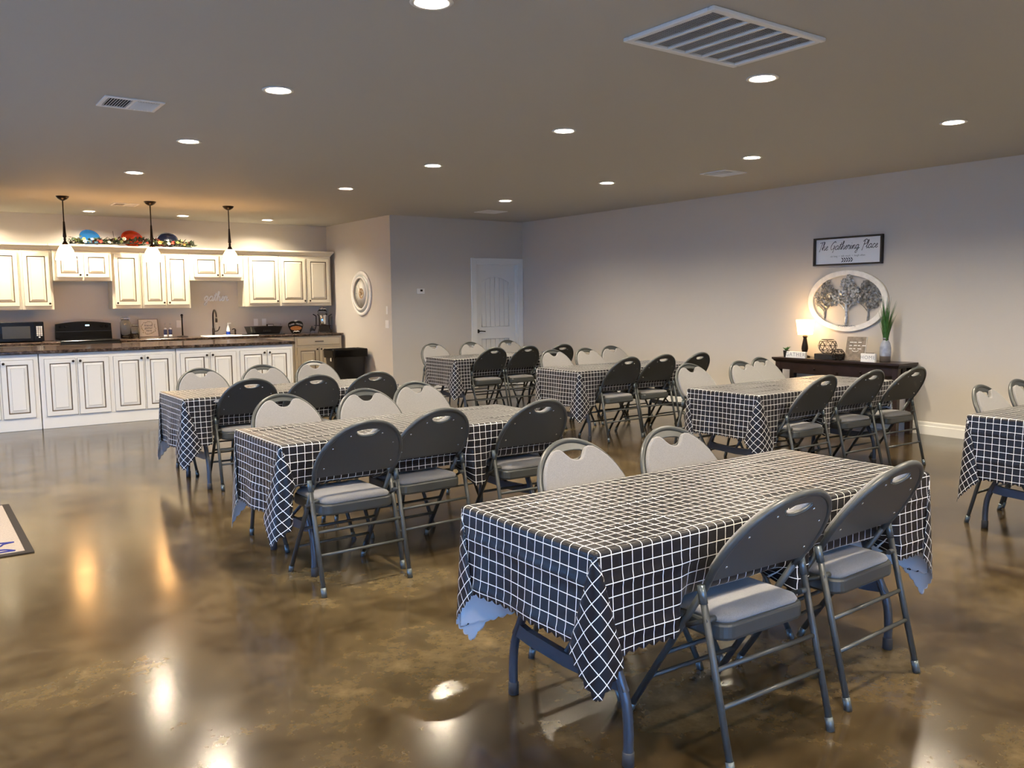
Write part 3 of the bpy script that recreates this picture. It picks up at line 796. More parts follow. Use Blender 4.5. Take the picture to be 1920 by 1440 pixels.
def cloth_object(key):
    x0, y0, shx, shy, fine, lab = TABLES[key]
    G = drape(x0, y0, shx, shy, [c for c in CH if c[0] == key], ord(key))
    NX, NY = G.shape[:2]
    P = G[..., :3].reshape(-1, 3); UVc = G[..., 3:5].reshape(-1, 2) / CELL + .5
    idx = np.arange(NX * NY).reshape(NX, NY)
    q = np.stack([idx[:-1, :-1], idx[1:, :-1], idx[1:, 1:], idx[:-1, 1:]], -1).reshape(-1, 4)
    # grid normals give the thin flannel backing
    Gx = np.gradient(G[..., :3], axis=0); Gy = np.gradient(G[..., :3], axis=1)
    Nn = np.cross(Gx, Gy); Nn /= np.linalg.norm(Nn, axis=-1, keepdims=True) + 1e-9
    Pb = P - .0011 * Nn.reshape(-1, 3)
    n = len(P)
    rim = np.concatenate([idx[:, 0], idx[-1, 1:], idx[-2::-1, -1], idx[0, -2:0:-1]])
    rim2 = np.roll(rim, -1)
    rq = np.stack([rim, rim + n, rim2 + n, rim2], -1)
    F = np.concatenate([q, (q + n)[:, ::-1], rq])
    me = bpy.data.meshes.new('tablecloth')
    allP = np.concatenate([P, Pb])
    me.vertices.add(len(allP)); me.vertices.foreach_set('co', allP.ravel())
    me.loops.add(F.size); me.loops.foreach_set('vertex_index', F.ravel().astype(np.int32))
    me.polygons.add(len(F)); me.polygons.foreach_set('loop_start', np.arange(0, F.size, 4, dtype=np.int32)); me.polygons.foreach_set('loop_total', np.full(len(F), 4, dtype=np.int32))
    mi = np.zeros(len(F), dtype=np.int32); mi[len(q):] = 1
    me.materials.append(MATS['grid_vinyl']); me.materials.append(MATS['flannel'])
    me.polygons.foreach_set('material_index', mi); me.polygons.foreach_set('use_smooth', np.ones(len(F), dtype=bool))
    uv = me.uv_layers.new(name='flat'); UV2 = np.concatenate([UVc, UVc])[F.ravel()]
    uv.data.foreach_set('uv', UV2.ravel())
    me.update(calc_edges=True); me.validate()
    o = link('tablecloth', me, None, (x0 + TL / 2, y0 + TW / 2, 0))
    return tag(o, 'black vinyl tablecloth with white grid, table ' + lab, 'tablecloth', 'grid tablecloths')

tab0 = make_table(); first = True
for key, (x0, y0, _, _, _, lab) in TABLES.items():
    o = tab0 if first else copy_tree(tab0); first = False
    o.location = (x0 + TL / 2, y0 + TW / 2, 0); o['group'] = 'folding tables'
    o['label'] = 'long folding table with dark arched legs, %s' % lab
    cloth_object(key)
chair0 = make_chair(); first = True; cnt = {}
ordn = ('leftmost', 'middle', 'rightmost')
for tb, side, xc, yr, rz in CH:
    o = chair0 if first else copy_tree(chair0); first = False
    o.location = (xc, yr, 0); o.rotation_euler = (0, 0, R_(rz) + (0 if side < 0 else PI))
    n = sum(1 for c in CH if c[0] == tb and c[1] == side); k = cnt.get((tb, side), 0); cnt[(tb, side)] = k + 1
    wh = ordn[k] if n == 3 else ('left', 'right')[k]
    o['group'] = 'padded folding chairs'
    o['label'] = ('%s folding chair seen from behind, near side of table %s' if side < 0 else '%s folding chair with padded front showing, far side of table %s') % (wh, TABLES[tb][5])

# ---------------------------------------------------------------- pendants over the island
def make_pendant():
    o = thing('pendant_light', '', 'pendant light', group='island pendants')
    MB().lathe([(.075, 0), (.073, -.008), (.060, -.028), (.030, -.048), (.010, -.055)], 22).build('canopy', 'bronze', o)
    st = MB().lathe([(.007, -.05), (.007, -.30), (.011, -.305), (.012, -.33), (.017, -.43), (.022, -.485), (.012, -.50), (.016, -.515), (.013, -.535), (.034, -.575), (.036, -.585)], 14)
    st.build('stem', 'bronze', o)
    MB().lathe([(.034, -.582), (.060, -.60), (.088, -.65), (.102, -.71), (.118, -.765), (.114, -.766), (.098, -.71), (.084, -.652), (.056, -.606), (.030, -.59)], 26, cap0=False, cap1=False).build('glass_shade', 'pendant_shade', o)
    return o
p0 = make_pendant()
for k, (x, lab) in enumerate(((1.67, 'leftmost bronze pendant light over the island'), (2.68, 'middle bronze pendant light over the island'), (3.69, 'rightmost bronze pendant light over the island'))):
    o = p0 if k == 0 else copy_tree(p0); o.location = (x, 11.61 + .03 * k, H); o['label'] = lab

# ---------------------------------------------------------------- range and microwave
rg = thing('kitchen_range', 'black freestanding electric range with tall control panel', 'range', (2.17, 0, 0))
b = MB().box(-.38, .38, 13.30, YK - .03, .05, .905, .004); b.box(-.36, .36, 13.34, YK - .05, 0, .05); b.build('body', 'black_plastic', rg)
MB().box(-.384, .384, 13.265, YK - .09, .905, .925, .006).build('cooktop', 'black_gloss', rg)
for bx, by, br in ((-.19, 13.42, .10), (.19, 13.42, .085), (-.19, 13.66, .085), (.19, 13.66, .10)):
    MB().lathe([(br, 0), (br, .0006), (br - .004, .0006), (br - .004, 0)], 28, cap0=False, cap1=False).build('burner_ring', 'grey_screen', rg, (bx, by, .9252))
pts = [(-.38, .925), (.38, .925), (.372, 1.150)] + [(.372 - .744 * i / 12, 1.150 + .034 * math.sin(PI * i / 12)) for i in range(1, 12)] + [(-.372, 1.150)]
bgd = MB().prism(pts, -.03, .03, 0, Matrix.Translation((0, YK - .065, 0)) @ FACE_MY); bg_o = bgd.build('control_panel', 'black_gloss', rg)
MB().box(-.37, .37, YK - .104, YK - .094, 1.035, 1.043, .003).build('panel_trim', 'grey_screen', bg_o)
MB().box(.02, .075, YK - .0975, YK - .0955, 1.115, 1.135).build('clock_display', 'display_light', bg_o)
for x in (-.31, -.24, .24, .31):
    MB().lathe([(.021, 0), (.020, .014), (.016, .022), (.0005, .023)], 16, M=Matrix.Translation((x, YK - .095, 1.11)) @ FACE_MY).build('knob', 'black_gloss', bg_o)
MB().box(-.34, .34, 13.275, 13.30, .22, .78, .004).build('oven_door', 'black_gloss', rg)
MB().tube([(-.30, 13.25, .80), (.30, 13.25, .80)], .011, 10).build('handle', 'black_plastic', rg)

mw = thing('microwave', 'black countertop microwave with white keypad left of the range', 'microwave', (1.335, 13.70, .9125))
MB().box(-.275, .275, -.185, .185, .008, .285, .006).build('body', 'black_plastic', mw)
dr = MB().box(-.272, .145, -.196, -.186, .012, .281, .004).build('door', 'black_gloss', mw)
MB().box(-.235, .105, -.1975, -.1955, .055, .225, .0).build('window', 'grey_screen', dr)
kp = MB().box(.149, .273, -.196, -.186, .012, .281, .004).build('keypad', 'black_gloss', mw)
for r in range(7):
    for c in range(3):
        if r in (0, 5) and c == 1: pass
        MB().box(.180 + c * .026, .200 + c * .026, -.1975, -.1955, .085 + r * .0205, .099 + r * .0205).build('button', 'white_plastic', kp)
MB().box(.203, .225, -.1975, -.1955, .060, .074).build('button', 'white_plastic', kp)
for sx in (-.24, .24):
    for sy in (-.15, .15): MB().lathe([(.012, 0), (.012, .009)], 8).build('foot', 'rubber', mw, (sx, sy, 0))

# ---------------------------------------------------------------- sink, faucet and counter things
CZ = .9125
sk = thing('kitchen_sink', 'white drop-in kitchen sink in the back counter', 'sink', (0, 0, 0))
s_ = MB(); rings = []
for z, i in ((.912, -.03), (.921, -.026), (.921, -.006), (.905, 0), (.74, .03)):
    rings.append([(x, y, z) for x, y in rrect(SKX0 + .006 + i, SKX1 - .006 - i, SKY0 + .006 + i, SKY1 - .006 - i, .035)])
s_.loft(rings, False, True, 0, True); s_.build('basin', 'white_sink', sk)
MB().lathe([(.035, .741), (.035, .744), (.0005, .743)], 14).build('drain', 'metallic_silver', sk, (4.24, 13.58, 0))
fc = thing('faucet', 'dark bronze gooseneck pull-down faucet behind the sink', 'faucet', (4.06, 13.845, CZ))
MB().lathe([(.030, 0), (.030, .008), (.021, .016), (.020, .10), (.016, .13)], 16).build('base', 'bronze', fc)
MB().tube(catmull([(0, 0, .12), (0, 0, .26), (0, -.012, .345), (0, -.06, .405), (0, -.12, .405), (0, -.165, .36), (0, -.175, .30)], 6), .0125, 10).build('spout', 'bronze', fc)
MB().lathe([(.017, .22), (.019, .25), (.016, .30)], 14).build('spray_head', 'bronze', fc, (0, -.176, -.005))
MB().tube(catmull([(.02, 0, .07), (.06, 0, .075), (.085, 0, .10), (.10, 0, .145)], 4), [.010] * 6 + [.008] * 7, 8).build('lever', 'bronze', fc)
def bottle(name, label, cat, x, y, prof, mat, extra=(), group=None):
    o = thing(name, label, cat, (x, y, CZ), group=group)
    MB().lathe(prof, 16).build('body', mat, o)
    for nm, pr, mt in extra: MB().lathe(pr, 14).build(nm, mt, o)
    return o
o = bottle('spray_bottle', 'white spray bottle with blue base behind the sink', 'bottle', 4.30, 13.865, [(.030, 0), (.032, .01), (.031, .07), (.024, .115), (.012, .15), (.011, .165)], 'bottle_white',
           [('liquid_band', [(.0328, .004), (.0332, .012), (.0325, .058), (.0310, .062)], 'blue_liquid'), ('neck', [(.013, .163), (.013, .182)], 'white_plastic')])
MB().box(-.012, .05, -.010, .010, .182, .205, .004).build('trigger_head', 'white_plastic', o)
o = bottle('soap_dispenser', 'small dark bronze soap dispenser beside the spray bottle', 'dispenser', 4.415, 13.86, [(.020, 0), (.020, .006), (.013, .014), (.012, .06), (.015, .066), (.013, .09)], 'bronze')
MB().tube(catmull([(0, 0, .085), (-.004, 0, .098), (-.03, 0, .10), (-.05, 0, .088)], 4), .007, 8).build('spout', 'bronze', o)

dr = thing('dish_rack', 'black plastic dish drying rack on the counter', 'dish rack', (4.80, 13.62, CZ))
MB().box(-.30, .30, -.19, .19, 0, .012, .005).build('drip_tray', 'black_plastic', dr)
rk = MB(); rings = []
for z, i in ((.014, .035), (.018, .032), (.125, 0), (.135, -.006), (.135, .004), (.125, .008), (.028, .042)):
    rings.append([(x, y, z) for x, y in rrect(-.265 + i, .265 - i, -.17 + i, .17 - i, .03)])
rk.loft(rings, True, True); rk.build('basket', 'black_plastic', dr)
for k in range(5):
    MB().box(-.055 + k * .028, -.040 + k * .028, -.158, -.144, .048, .110, .003, M=Matrix.Identity(4)).build('slot', 'grey_screen', dr)
o = thing('recipe_box', 'small dark tin with pale band behind the dish rack', 'box', (5.0, 13.86, CZ))
MB().box(-.055, .055, -.03, .03, 0, .165, .004).build('body', 'wood_dark', o); MB().box(-.045, .045, -.032, -.0295, .135, .155).build('band', 'block_white', o)
bottle('oil_bottle', 'slim clear glass bottle between dish rack and heart-shaped tin', 'bottle', 5.16, 13.80, [(.020, 0), (.021, .01), (.020, .09), (.010, .115), (.009, .165), (.011, .168), (.011, .175)], 'clear_glass')

# FARM FRESH tin
o = thing('farm_fresh_sign', 'black apple-shaped FARM FRESH sign with pie picture on the counter', 'sign', (5.39, 13.70, CZ))
pts = [(-.02, .002), (.02, .002), (.062, .004), (.085, .02), (.112, .075), (.130, .135), (.124, .175), (.100, .198), (.060, .210), (.025, .204), (0, .196), (-.03, .206), (-.070, .202), (-.108, .186), (-.128, .155), (-.122, .11), (-.10, .06), (-.078, .015), (-.06, .004)]
pts = [(p.x, p.y) for p in catmull([(a, c, 0) for a, c in pts] + [(-.02, .002, 0)], 3)][:-1]
TL_ = Matrix.Translation((0, 0, 0)) @ Matrix.Rotation(R_(-6), 4, 'X') @ FACE_MY
me = curve_mesh('board', [pts], extrude=.006, bevel=.002, mats=['black_gloss']); link('board', me, o, M=TL_)
me = curve_mesh('stem', [ell(.034, .016, 16, .012, .214)], extrude=.004, mats=['metallic_silver']); link('stem', me, o, M=TL_)
me = curve_mesh('pie_picture', [ell(.098, .036, 24, 0, .088)], extrude=.0012, mats=['pie_brown']); link('pie_picture', me, o, M=TL_ @ Matrix.Translation((0, 0, .0085)))
me = curve_mesh('picture_rim', [ell(.104, .042, 24, 0, .088)], extrude=.0006, mats=['dark_red']); link('picture_rim', me, o, M=TL_ @ Matrix.Translation((0, 0, .008)))
def arc_text(body, R, size, mat, par, M, y0, a_step):
    n = len(body)
    for i, ch in enumerate(body):
        if ch == ' ': continue
        a = (i - (n - 1) / 2) * a_step
        link('letter', text_mesh(ch, size, mat, .0008, offset=.0006), par, M=M @ Matrix.Translation((R * math.sin(a), y0 - R * (1 - math.cos(a)), .0092)) @ Matrix.Rotation(-a, 4, 'Z'))
arc_text('FARM FRESH', .26, .038, 'white_ink', o, TL_, .160, .092)
sw = MB().tube(catmull([(-.055, .022, .009), (-.03, .036, .009), (0, .030, .009), (.03, .038, .009), (.055, .026, .009)], 4), .005, 6)
q = sw.build('swirl', 'white_ink', o); q.matrix_basis = TL_
bottle('glass_canister', 'small ribbed glass jar beside the drink dispenser', 'jar', 5.66, 13.66, [(.040, 0), (.042, .02), (.038, .06), (.025, .085), (.012, .10), (.010, .118), (.0005, .12)], 'clear_glass')

# drink dispenser on iron stand
o = thing('drink_dispenser', 'glass and hammered metal drink dispenser on a dark stand', 'drink dispenser', (5.855, 13.66, CZ))
for sx in (-1, 1):
    for sy in (-1, 1):
        MB().tube(catmull([(sx * .125, sy * .10, .008), (sx * .105, sy * .085, .06), (sx * .088, sy * .075, .125), (sx * .086, sy * .072, .27), (sx * .092, sy * .075, .29), (sx * .130, sy * .10, .318)], 5), .009, 8).build('leg', 'bronze', o)
MB().box(-.115, .115, -.095, .095, .118, .132, .004).build('shelf', 'bronze', o)
MB().box(-.095, .095, -.078, -.070, .012, .118, .002).build('front_panel', 'wood_dark', o)
MB().lathe([(.062, .133), (.066, .14), (.066, .30), (.062, .306)], 24).build('sleeve', 'metallic_silver', o)
MB().lathe([(.058, .308), (.078, .335), (.080, .37), (.060, .392), (.060, .398), (.074, .35), (.070, .336), (.054, .312)], 24, cap0=False, cap1=False).build('glass_top', 'clear_glass', o)
MB().lathe([(.062, .398), (.064, .404), (.064, .416), (.010, .420), (.012, .434), (.0005, .438)], 20).build('lid', 'metallic_silver', o)
o = thing('wire_stand', 'thin wire wine rack standing in the counter corner', 'wire rack', (6.015, 13.72, CZ))
for k, xx in enumerate((-.03, .005, .03)):
    MB().tube(catmull([(xx - .012, -.02, .004), (xx - .010, -.02, .15), (xx, -.015, .25), (xx + .012, 0, .275), (xx + .018, .015, .22), (xx + .014, .02, .004)], 5), .003, 6).build('wire', 'chair_steel', o)
MB().tube([(-.045, -.02, .02), (.045, -.02, .02)], .003, 6).build('wire', 'chair_steel', o)

# left group of the counter
def glass_jar(label, x, y, r, h):
    o = thing('glass_jar', label, 'jar', (x, y, CZ), group='glass jars')
    t = .0035
    MB().lathe([(r * .9, 0), (r, .008), (r, h * .74), (r * .72, h * .84), (r * .72, h * .88), (r * .72 - t, h * .88), (r * .72 - t, h * .84), (r - t, h * .74), (r - t, .012), (.0005, .010)], 24, cap1=False).build('body', 'clear_glass', o)
    MB().lathe([(r * .84, h * .885), (r * .90, h * .91), (r * .90, h * .965), (r * .80, h), (.0005, h)], 24).build('lid', 'clear_glass', o)
glass_jar('tall clear glass cookie jar right of the range', 2.735, 13.80, .075, .325)
glass_jar('smaller clear glass jar in front of the tall one', 2.835, 13.66, .062, .215)
o = thing('wreath_plaque', 'square cream plaque with leaf wreath and small lettering on the counter', 'plaque', (3.065, 13.78, CZ))
MPq = Matrix.Translation((0, 0, .020)) @ Matrix.Rotation(R_(-14), 4, 'X') @ FACE_MY
PB = MB().box(-.135, .135, .0, .265, -.008, .008, .002).build('board', 'plaque_cream', o); PB.matrix_basis = MPq
fr = MB()
for x0, x1, y0, y1 in ((-.143, .143, -.008, .0), (-.143, .143, .265, .273), (-.143, -.135, .0, .265), (.135, .143, .0, .265)): fr.box(x0, x1, y0, y1, -.01, .012)
fo = fr.build('frame', 'wood_grey', o); fo.matrix_basis = MPq
MB().box(-.14, .14, -.06, .05, 0, .010, .002).build('ledge', 'plaque_cream', o)
rg_ = random.Random(3)
for k in range(30):
    a = 2 * PI * k / 30; rr = .098 + rg_.uniform(-.010, .010)
    l = MB().add([(0, 0, 0), (.010, -.006, 0), (.024, 0, .001), (.010, .006, 0)], [(0, 1, 2, 3)])
    q = l.build('wreath_leaf', 'wreath_brown' if k % 3 else 'leaf_olive', o)
    q.matrix_basis = MPq @ Matrix.Translation((rr * math.cos(a), .133 + rr * .95 * math.sin(a), .0092)) @ Matrix.Rotation(a + PI / 2 + rg_.uniform(-.7, .7), 4, 'Z')
for k, tline in enumerate(('friends', 'gather', 'here')):
    link('lettering', text_mesh(tline, .044, 'ink', .0006, .25), o, M=MPq @ Matrix.Translation((0, .172 - .040 * k, .0092)))
for k, (x, lab) in enumerate(((3.285, 'left of the two slim bottles with dark labels'), (3.358, 'right of the two slim bottles with dark labels'))):
    bottle('flavour_bottle', lab, 'bottle', x, 13.70, [(.024, 0), (.026, .008), (.026, .105), (.012, .145), (.010, .215), (.012, .218), (.012, .228)], 'clear_glass',
           [('label_band', [(.0266, .045), (.0270, .048), (.0270, .118), (.024, .122)], 'navy_label'), ('collar', [(.0205, .126), (.0212, .129), (.014, .147)], 'bottle_white'), ('foot_band', [(.0262, .012), (.0268, .014), (.0268, .038), (.026, .040)], 'bottle_white')], group='slim bottles')
o = thing('paper_towel_holder', 'dark bronze upright paper towel holder, empty', 'towel holder', (3.53, 13.66, CZ))
MB().lathe([(.085, 0), (.088, .006), (.080, .014), (.030, .020), (.014, .026)], 24).build('base', 'bronze', o)
MB().lathe([(.0115, .02), (.0105, .30), (.016, .306), (.016, .312), (.010, .318), (.020, .332), (.020, .346), (.010, .358), (.0005, .360)], 14).build('post', 'bronze', o)
def plate(name, label, x, z, M, w=.072, h=.116, two=False, group='wall plates'):
    o = thing(name, label, 'wall plate', group=group); o.matrix_basis = Matrix.Translation((x, YK if M is FACE_MY else 0, z)) @ M if M is FACE_MY else M
    MB().box(-w / 2, w / 2, -h / 2, h / 2, 0, .005, .0015).build('cover', 'white_plastic', o)
    return o
for x, lab in ((3.545, 'white outlet behind the paper towel holder'), (4.785, 'left white outlet above the dish rack'), (4.925, 'right white outlet above the dish rack')):
    o = plate('outlet', lab, x, 1.11, FACE_MY)
    for k in (-1, 1):
        me = curve_mesh('socket', [ell(.015, .017, 16, 0, k * .022)], extrude=.001, mats=['white_plastic']); link('socket', me, o, M=Matrix.Translation((0, 0, .0055)))

# script word on the kitchen wall
mbs, wd_ = script('gather', .070, .0118)
q = mbs.build('gather_word_sign', 'bottle_white'); q.matrix_basis = Matrix.Translation((4.14, YK - .010, 1.475)) @ FACE_MY
tag(q, 'white brush-script word "gather" on the wall above the faucet', 'wall sign')

# ---------------------------------------------------------------- platters and garland on top of the cabinets
def platter(label, x, z, a, b, mat, tilt, roll, rim=True):
    o = thing('platter', label, 'platter', (x, 13.80, z)); o['group'] = 'platters on the upper cabinets'
    mb = MB(); rings = []
    for k, d_ in ((1.0, .018), (1.0, .022), (.93, .018), (.74, .010), (.70, .004), (.0, .003)):
        rings.append([(max(k, .002) * a * math.cos(t), max(k, .002) * b * math.sin(t), d_) for t in [2 * PI * i / 36 for i in range(36)]])
    rings = [[(p[0], p[1], p[2] - .008) for p in rings[0]]] + rings
    mb.loft(rings, False, False, 0, True)
    mb.loft([[(a * .7 * math.cos(t), b * .7 * math.sin(t), -.004) for t in [2 * PI * i / 36 for i in range(36)]], rings[0]], True, False, 0, True)
    q = mb.build('dish', mat, o)
    q.matrix_basis = Matrix.Translation((0, 0, b * .96)) @ Matrix.Rotation(R_(-tilt), 4, 'X') @ FACE_MY @ Matrix.Rotation(R_(roll), 4, 'Z')
platter('blue oval platter leaning above the cabinet over the range', 2.315, 2.291, .145, .118, 'plate_blue', 12, -22)
platter('orange-red scalloped platter leaning in the middle of the garland', 2.89, 2.291, .155, .125, 'plate_orange', 12, -12)
platter('dark navy platter leaning at the right end of the garland', 3.40, 2.291, .160, .120, 'plate_navy', 14, 4)
g = thing('garland', 'autumn leaf and flower garland lying on top of the upper cabinets', 'garland', (0, 0, 2.2905))
gr = random.Random(11)
gp = catmull([(2.02, 13.66, .02), (2.3, 13.64, .025), (2.6, 13.66, .03), (2.9, 13.65, .045), (3.2, 13.66, .03), (3.5, 13.65, .022), (3.72, 13.66, .015)], 6)
MB().tube(gp, .008, 6).build('stem', 'wood_dark', g)
lv = MB()
for k in range(430):
    t = gr.random() * (len(gp) - 1); p = gp[int(t)].lerp(gp[min(int(t) + 1, len(gp) - 1)], t % 1)
    L = gr.uniform(.045, .095); W = L * .34
    M = Matrix.Translation((p.x + gr.gauss(0, .03), p.y + gr.gauss(0, .03), max(.012, p.z + gr.gauss(.02, .022)))) @ Matrix.Rotation(gr.uniform(0, 6.3), 4, 'Z') @ Matrix.Rotation(gr.uniform(-1.1, -.05), 4, 'Y') @ Matrix.Rotation(gr.uniform(-.5, .5), 4, 'X')
    lv.add([(0, 0, 0), (L * .4, -W, .004), (L, 0, 0), (L * .4, W, .004), (L * .4, 0, -.003)], [(0, 1, 4), (1, 2, 4), (2, 3, 4), (3, 0, 4)], gr.choice((0, 0, 0, 0, 0, 1, 2)), False, M)
q = lv.build('leaves', ['leaf_dark', 'leaf_olive', 'dark_red'], g); q['kind'] = 'stuff'
for x, mt, zz, sc in ((2.21, 'petal_cream', .05, 1.), (2.20, 'petal_orange', .085, .8), (2.42, 'berry_red', .05, .9), (2.53, 'petal_cream', .05, .7), (2.74, 'petal_cream', .10, 1.1), (2.70, 'leaf_olive', .06, .8), (3.06, 'berry_red', .05, .8), (3.14, 'petal_cream', .05, .7), (3.24, 'petal_orange', .06, 1.1), (3.37, 'petal_cream', .05, .9), (3.43, 'berry_red', .06, .9), (3.50, 'leaf_olive', .07, .9), (3.60, 'petal_orange', .04, .7)):
    f = MB()
    for k in range(7):
        M = Matrix.Rotation(2 * PI * k / 7, 4, 'Z') @ Matrix.Rotation(-.5, 4, 'Y')
        f.add([(0, 0, 0), (.018 * sc, -.010 * sc, .002), (.036 * sc, 0, .0), (.018 * sc, .010 * sc, .002)], [(0, 1, 2, 3)], 0, False, M)
    f.lathe([(.010 * sc, 0), (.011 * sc, .006), (.0005, .012)], 8, 1)
    q = f.build('flower', [mt, 'leaf_olive'], g); q.matrix_basis = Matrix.Translation((x, 13.585, zz)) @ Matrix.Rotation(R_(65), 4, 'X')
MB().tube(catmull([(2.74, 13.66, .05), (2.66, 13.67, .10), (2.62, 13.68, .13), (2.61, 13.68, .22)], 5), .004, 6).build('twig', 'wood_dark', g)

# ---------------------------------------------------------------- clock wall, thermostat, trash bin
MSX = lambda y, z: Matrix.Translation((XS, y, z)) @ FACE_MX
ck = thing('wall_clock', 'large round white-framed wall clock on the side wall', 'clock'); ck.matrix_basis = MSX(12.585, 1.57)
Rk = .365
MB().lathe([(Rk, 0), (Rk, .018), (Rk - .012, .028), (Rk - .045, .030), (Rk - .055, .022), (Rk - .095, .040), (Rk - .115, .046), (Rk - .122, .034), (Rk - .125, .012)], 56, cap0=True, cap1=False).build('frame', 'wash_white', ck)
MB().lathe([(Rk - .055, .0235), (Rk - .058, .026), (Rk - .088, .0405), (Rk - .092, .0395)], 56, cap0=False, cap1=False).build('frame_band', 'clock_grey', ck)
MB().lathe([(Rk - .118, .010), (.0005, .0102)], 48, cap1=False).build('face', 'clock_face', ck)
MB().lathe([(Rk - .1225, .011), (Rk - .124, .035)], 48, cap0=False, cap1=False).build('inner_ring', 'clock_brown', ck)
me = curve_mesh('medallion', [ell(.085, .085, 32)] + [ell(.016, .016, 10, .045 * math.cos(a), .045 * math.sin(a)) for a in (.6, 1.9, 3.2, 4.5, 5.6)], extrude=.0015, mats=['clock_brown']); link('medallion', me, ck, M=Matrix.Translation((0, 0, .013)))
for k in range(12):
    a = 2 * PI * k / 12
    MB().box(-.0035, .0035, .165, .205, .0105, .012).build('hour_mark', 'clock_grey', ck).matrix_basis = Matrix.Rotation(a, 4, 'Z')
for nm, L, a, w_ in (('hour_hand', .105, 32, .006), ('minute_hand', .175, 36, .0042)):
    MB().add([(-w_, -.03, .018), (w_, -.03, .018), (w_ * .5, L, .018), (-w_ * .5, L, .018), (-w_, -.03, .020), (w_, -.03, .020), (w_ * .5, L, .020), (-w_ * .5, L, .020)], [(3, 2, 1, 0), (4, 5, 6, 7), (0, 1, 5, 4), (1, 2, 6, 5), (2, 3, 7, 6), (3, 0, 4, 7)]).build(nm, 'clock_brown', ck).matrix_basis = Matrix.Rotation(R_(a), 4, 'Z')
o = plate('light_switch', 'narrow white switch on the clock wall, the upper of two', 0, 0, MSX(11.722, 1.30), .050, .125)
MB().box(-.008, .008, -.018, .018, .005, .009, .002).build('toggle', 'white_plastic', o)
o = plate('light_switch', 'wide white double switch on the clock wall, the lower of two', 0, 0, MSX(11.722, 1.085), .115, .122)
for k in (-1, 1): MB().box(k * .027 - .016, k * .027 + .016, -.032, .032, .005, .008, .002).build('rocker', 'white_plastic', o)
th = thing('thermostat', 'white thermostat with small dark screen left of the panelled door', 'thermostat', (6.60, YD, 1.59))
MB().box(-.068, .068, -.022, 0, -.042, .042, .005).build('body', 'white_plastic', th); MB().box(-.012, .028, -.0235, -.0215, -.004, .026).build('screen', 'black_gloss', th)

tb = thing('trash_bin', 'tall black trash bin beside the cream base cabinet', 'trash bin', (5.735, 12.50, 0))
t_ = MB(); rings = []
for z, i in ((0, .055), (.01, .048), (.60, .008), (.62, .0), (.665, -.004), (.675, .0), (.675, .016), (.60, .022), (.06, .06)):
    rings.append([(x, y, z) for x, y in rrect(-.29 + i, .29 - i, -.20 + i, .20 - i, .05)])
t_.loft(rings, True, True, 0, True); t_.build('bin', 'black_plastic', tb)
bgm = MB(); rings = []
brg = random.Random(5)
base_ = rrect(-.300, .300, -.210, .210, .05, 7)
jit = [brg.uniform(-1, 1) for _ in base_]
for z, i, j in ((.56, .0, .012), (.60, -.003, .008), (.672, -.004, .003), (.690, .004, .003), (.688, .016, .004), (.60, .035, .004)):
    rings.append([(x * (1 - i / .3), y * (1 - i / .21), z + j * jit[k]) for k, (x, y) in enumerate(base_)])
bgm.loft(rings, False, False, 0, False); bgm.build('bin_liner', 'black_gloss', tb)
MB().box(-.292, -.284, -.09, -.05, .50, .60, .001).build('sticker', 'block_white', tb)

# ---------------------------------------------------------------- right wall: sign, oval tree art
MR = lambda y, z: Matrix.Translation((XR, y, z)) @ FACE_MX
sg = thing('gathering_place_sign', 'white framed sign reading The Gathering Place on the right wall', 'sign'); sg.matrix_basis = MR(5.47, 1.948)
f = MB()
for x0, x1, y0, y1 in ((-.42, .42, -.157, -.139), (-.42, .42, .139, .157), (-.42, -.400, -.139, .139), (.400, .42, -.139, .139)): f.box(x0, x1, y0, y1, .0, .045, .002)
f.build('frame', 'sign_frame', sg)
MB().box(-.400, .400, -.139, .139, 0, .012).build('panel', 'sign_white', sg)
mbs, wl = script('The Gathering Place', .044, .0036, .28)
q = mbs.build('script_lettering', 'ink', sg); q.matrix_basis = Matrix.Translation((-.01, .018, .0125)) @ Matrix.Diagonal((.72 / wl, 1.0, .35, 1))
link('small_lettering', text_mesh('sit long  •  talk much  •  laugh often', .030, 'block_ink', .0004, 0), sg, M=Matrix.Translation((0, -.055, .0126)))
for k in range(5):
    for sgn in (-1, 1):
        l = MB().add([(0, 0, 0), (.020, .007, 0), (.042, 0, 0), (.020, -.008, 0)], [(0, 3, 2, 1)])
        q = l.build('leaf', 'ink', sg); q.matrix_basis = Matrix.Translation((.065 - k * .028, -.100, .0127)) @ Matrix.Rotation(PI - sgn * .75, 4, 'Z')
MB().cyl((-.06, -.100, .0126), (.07, -.100, .0126), .0012, 6).build('sprig_stem', 'ink', sg)

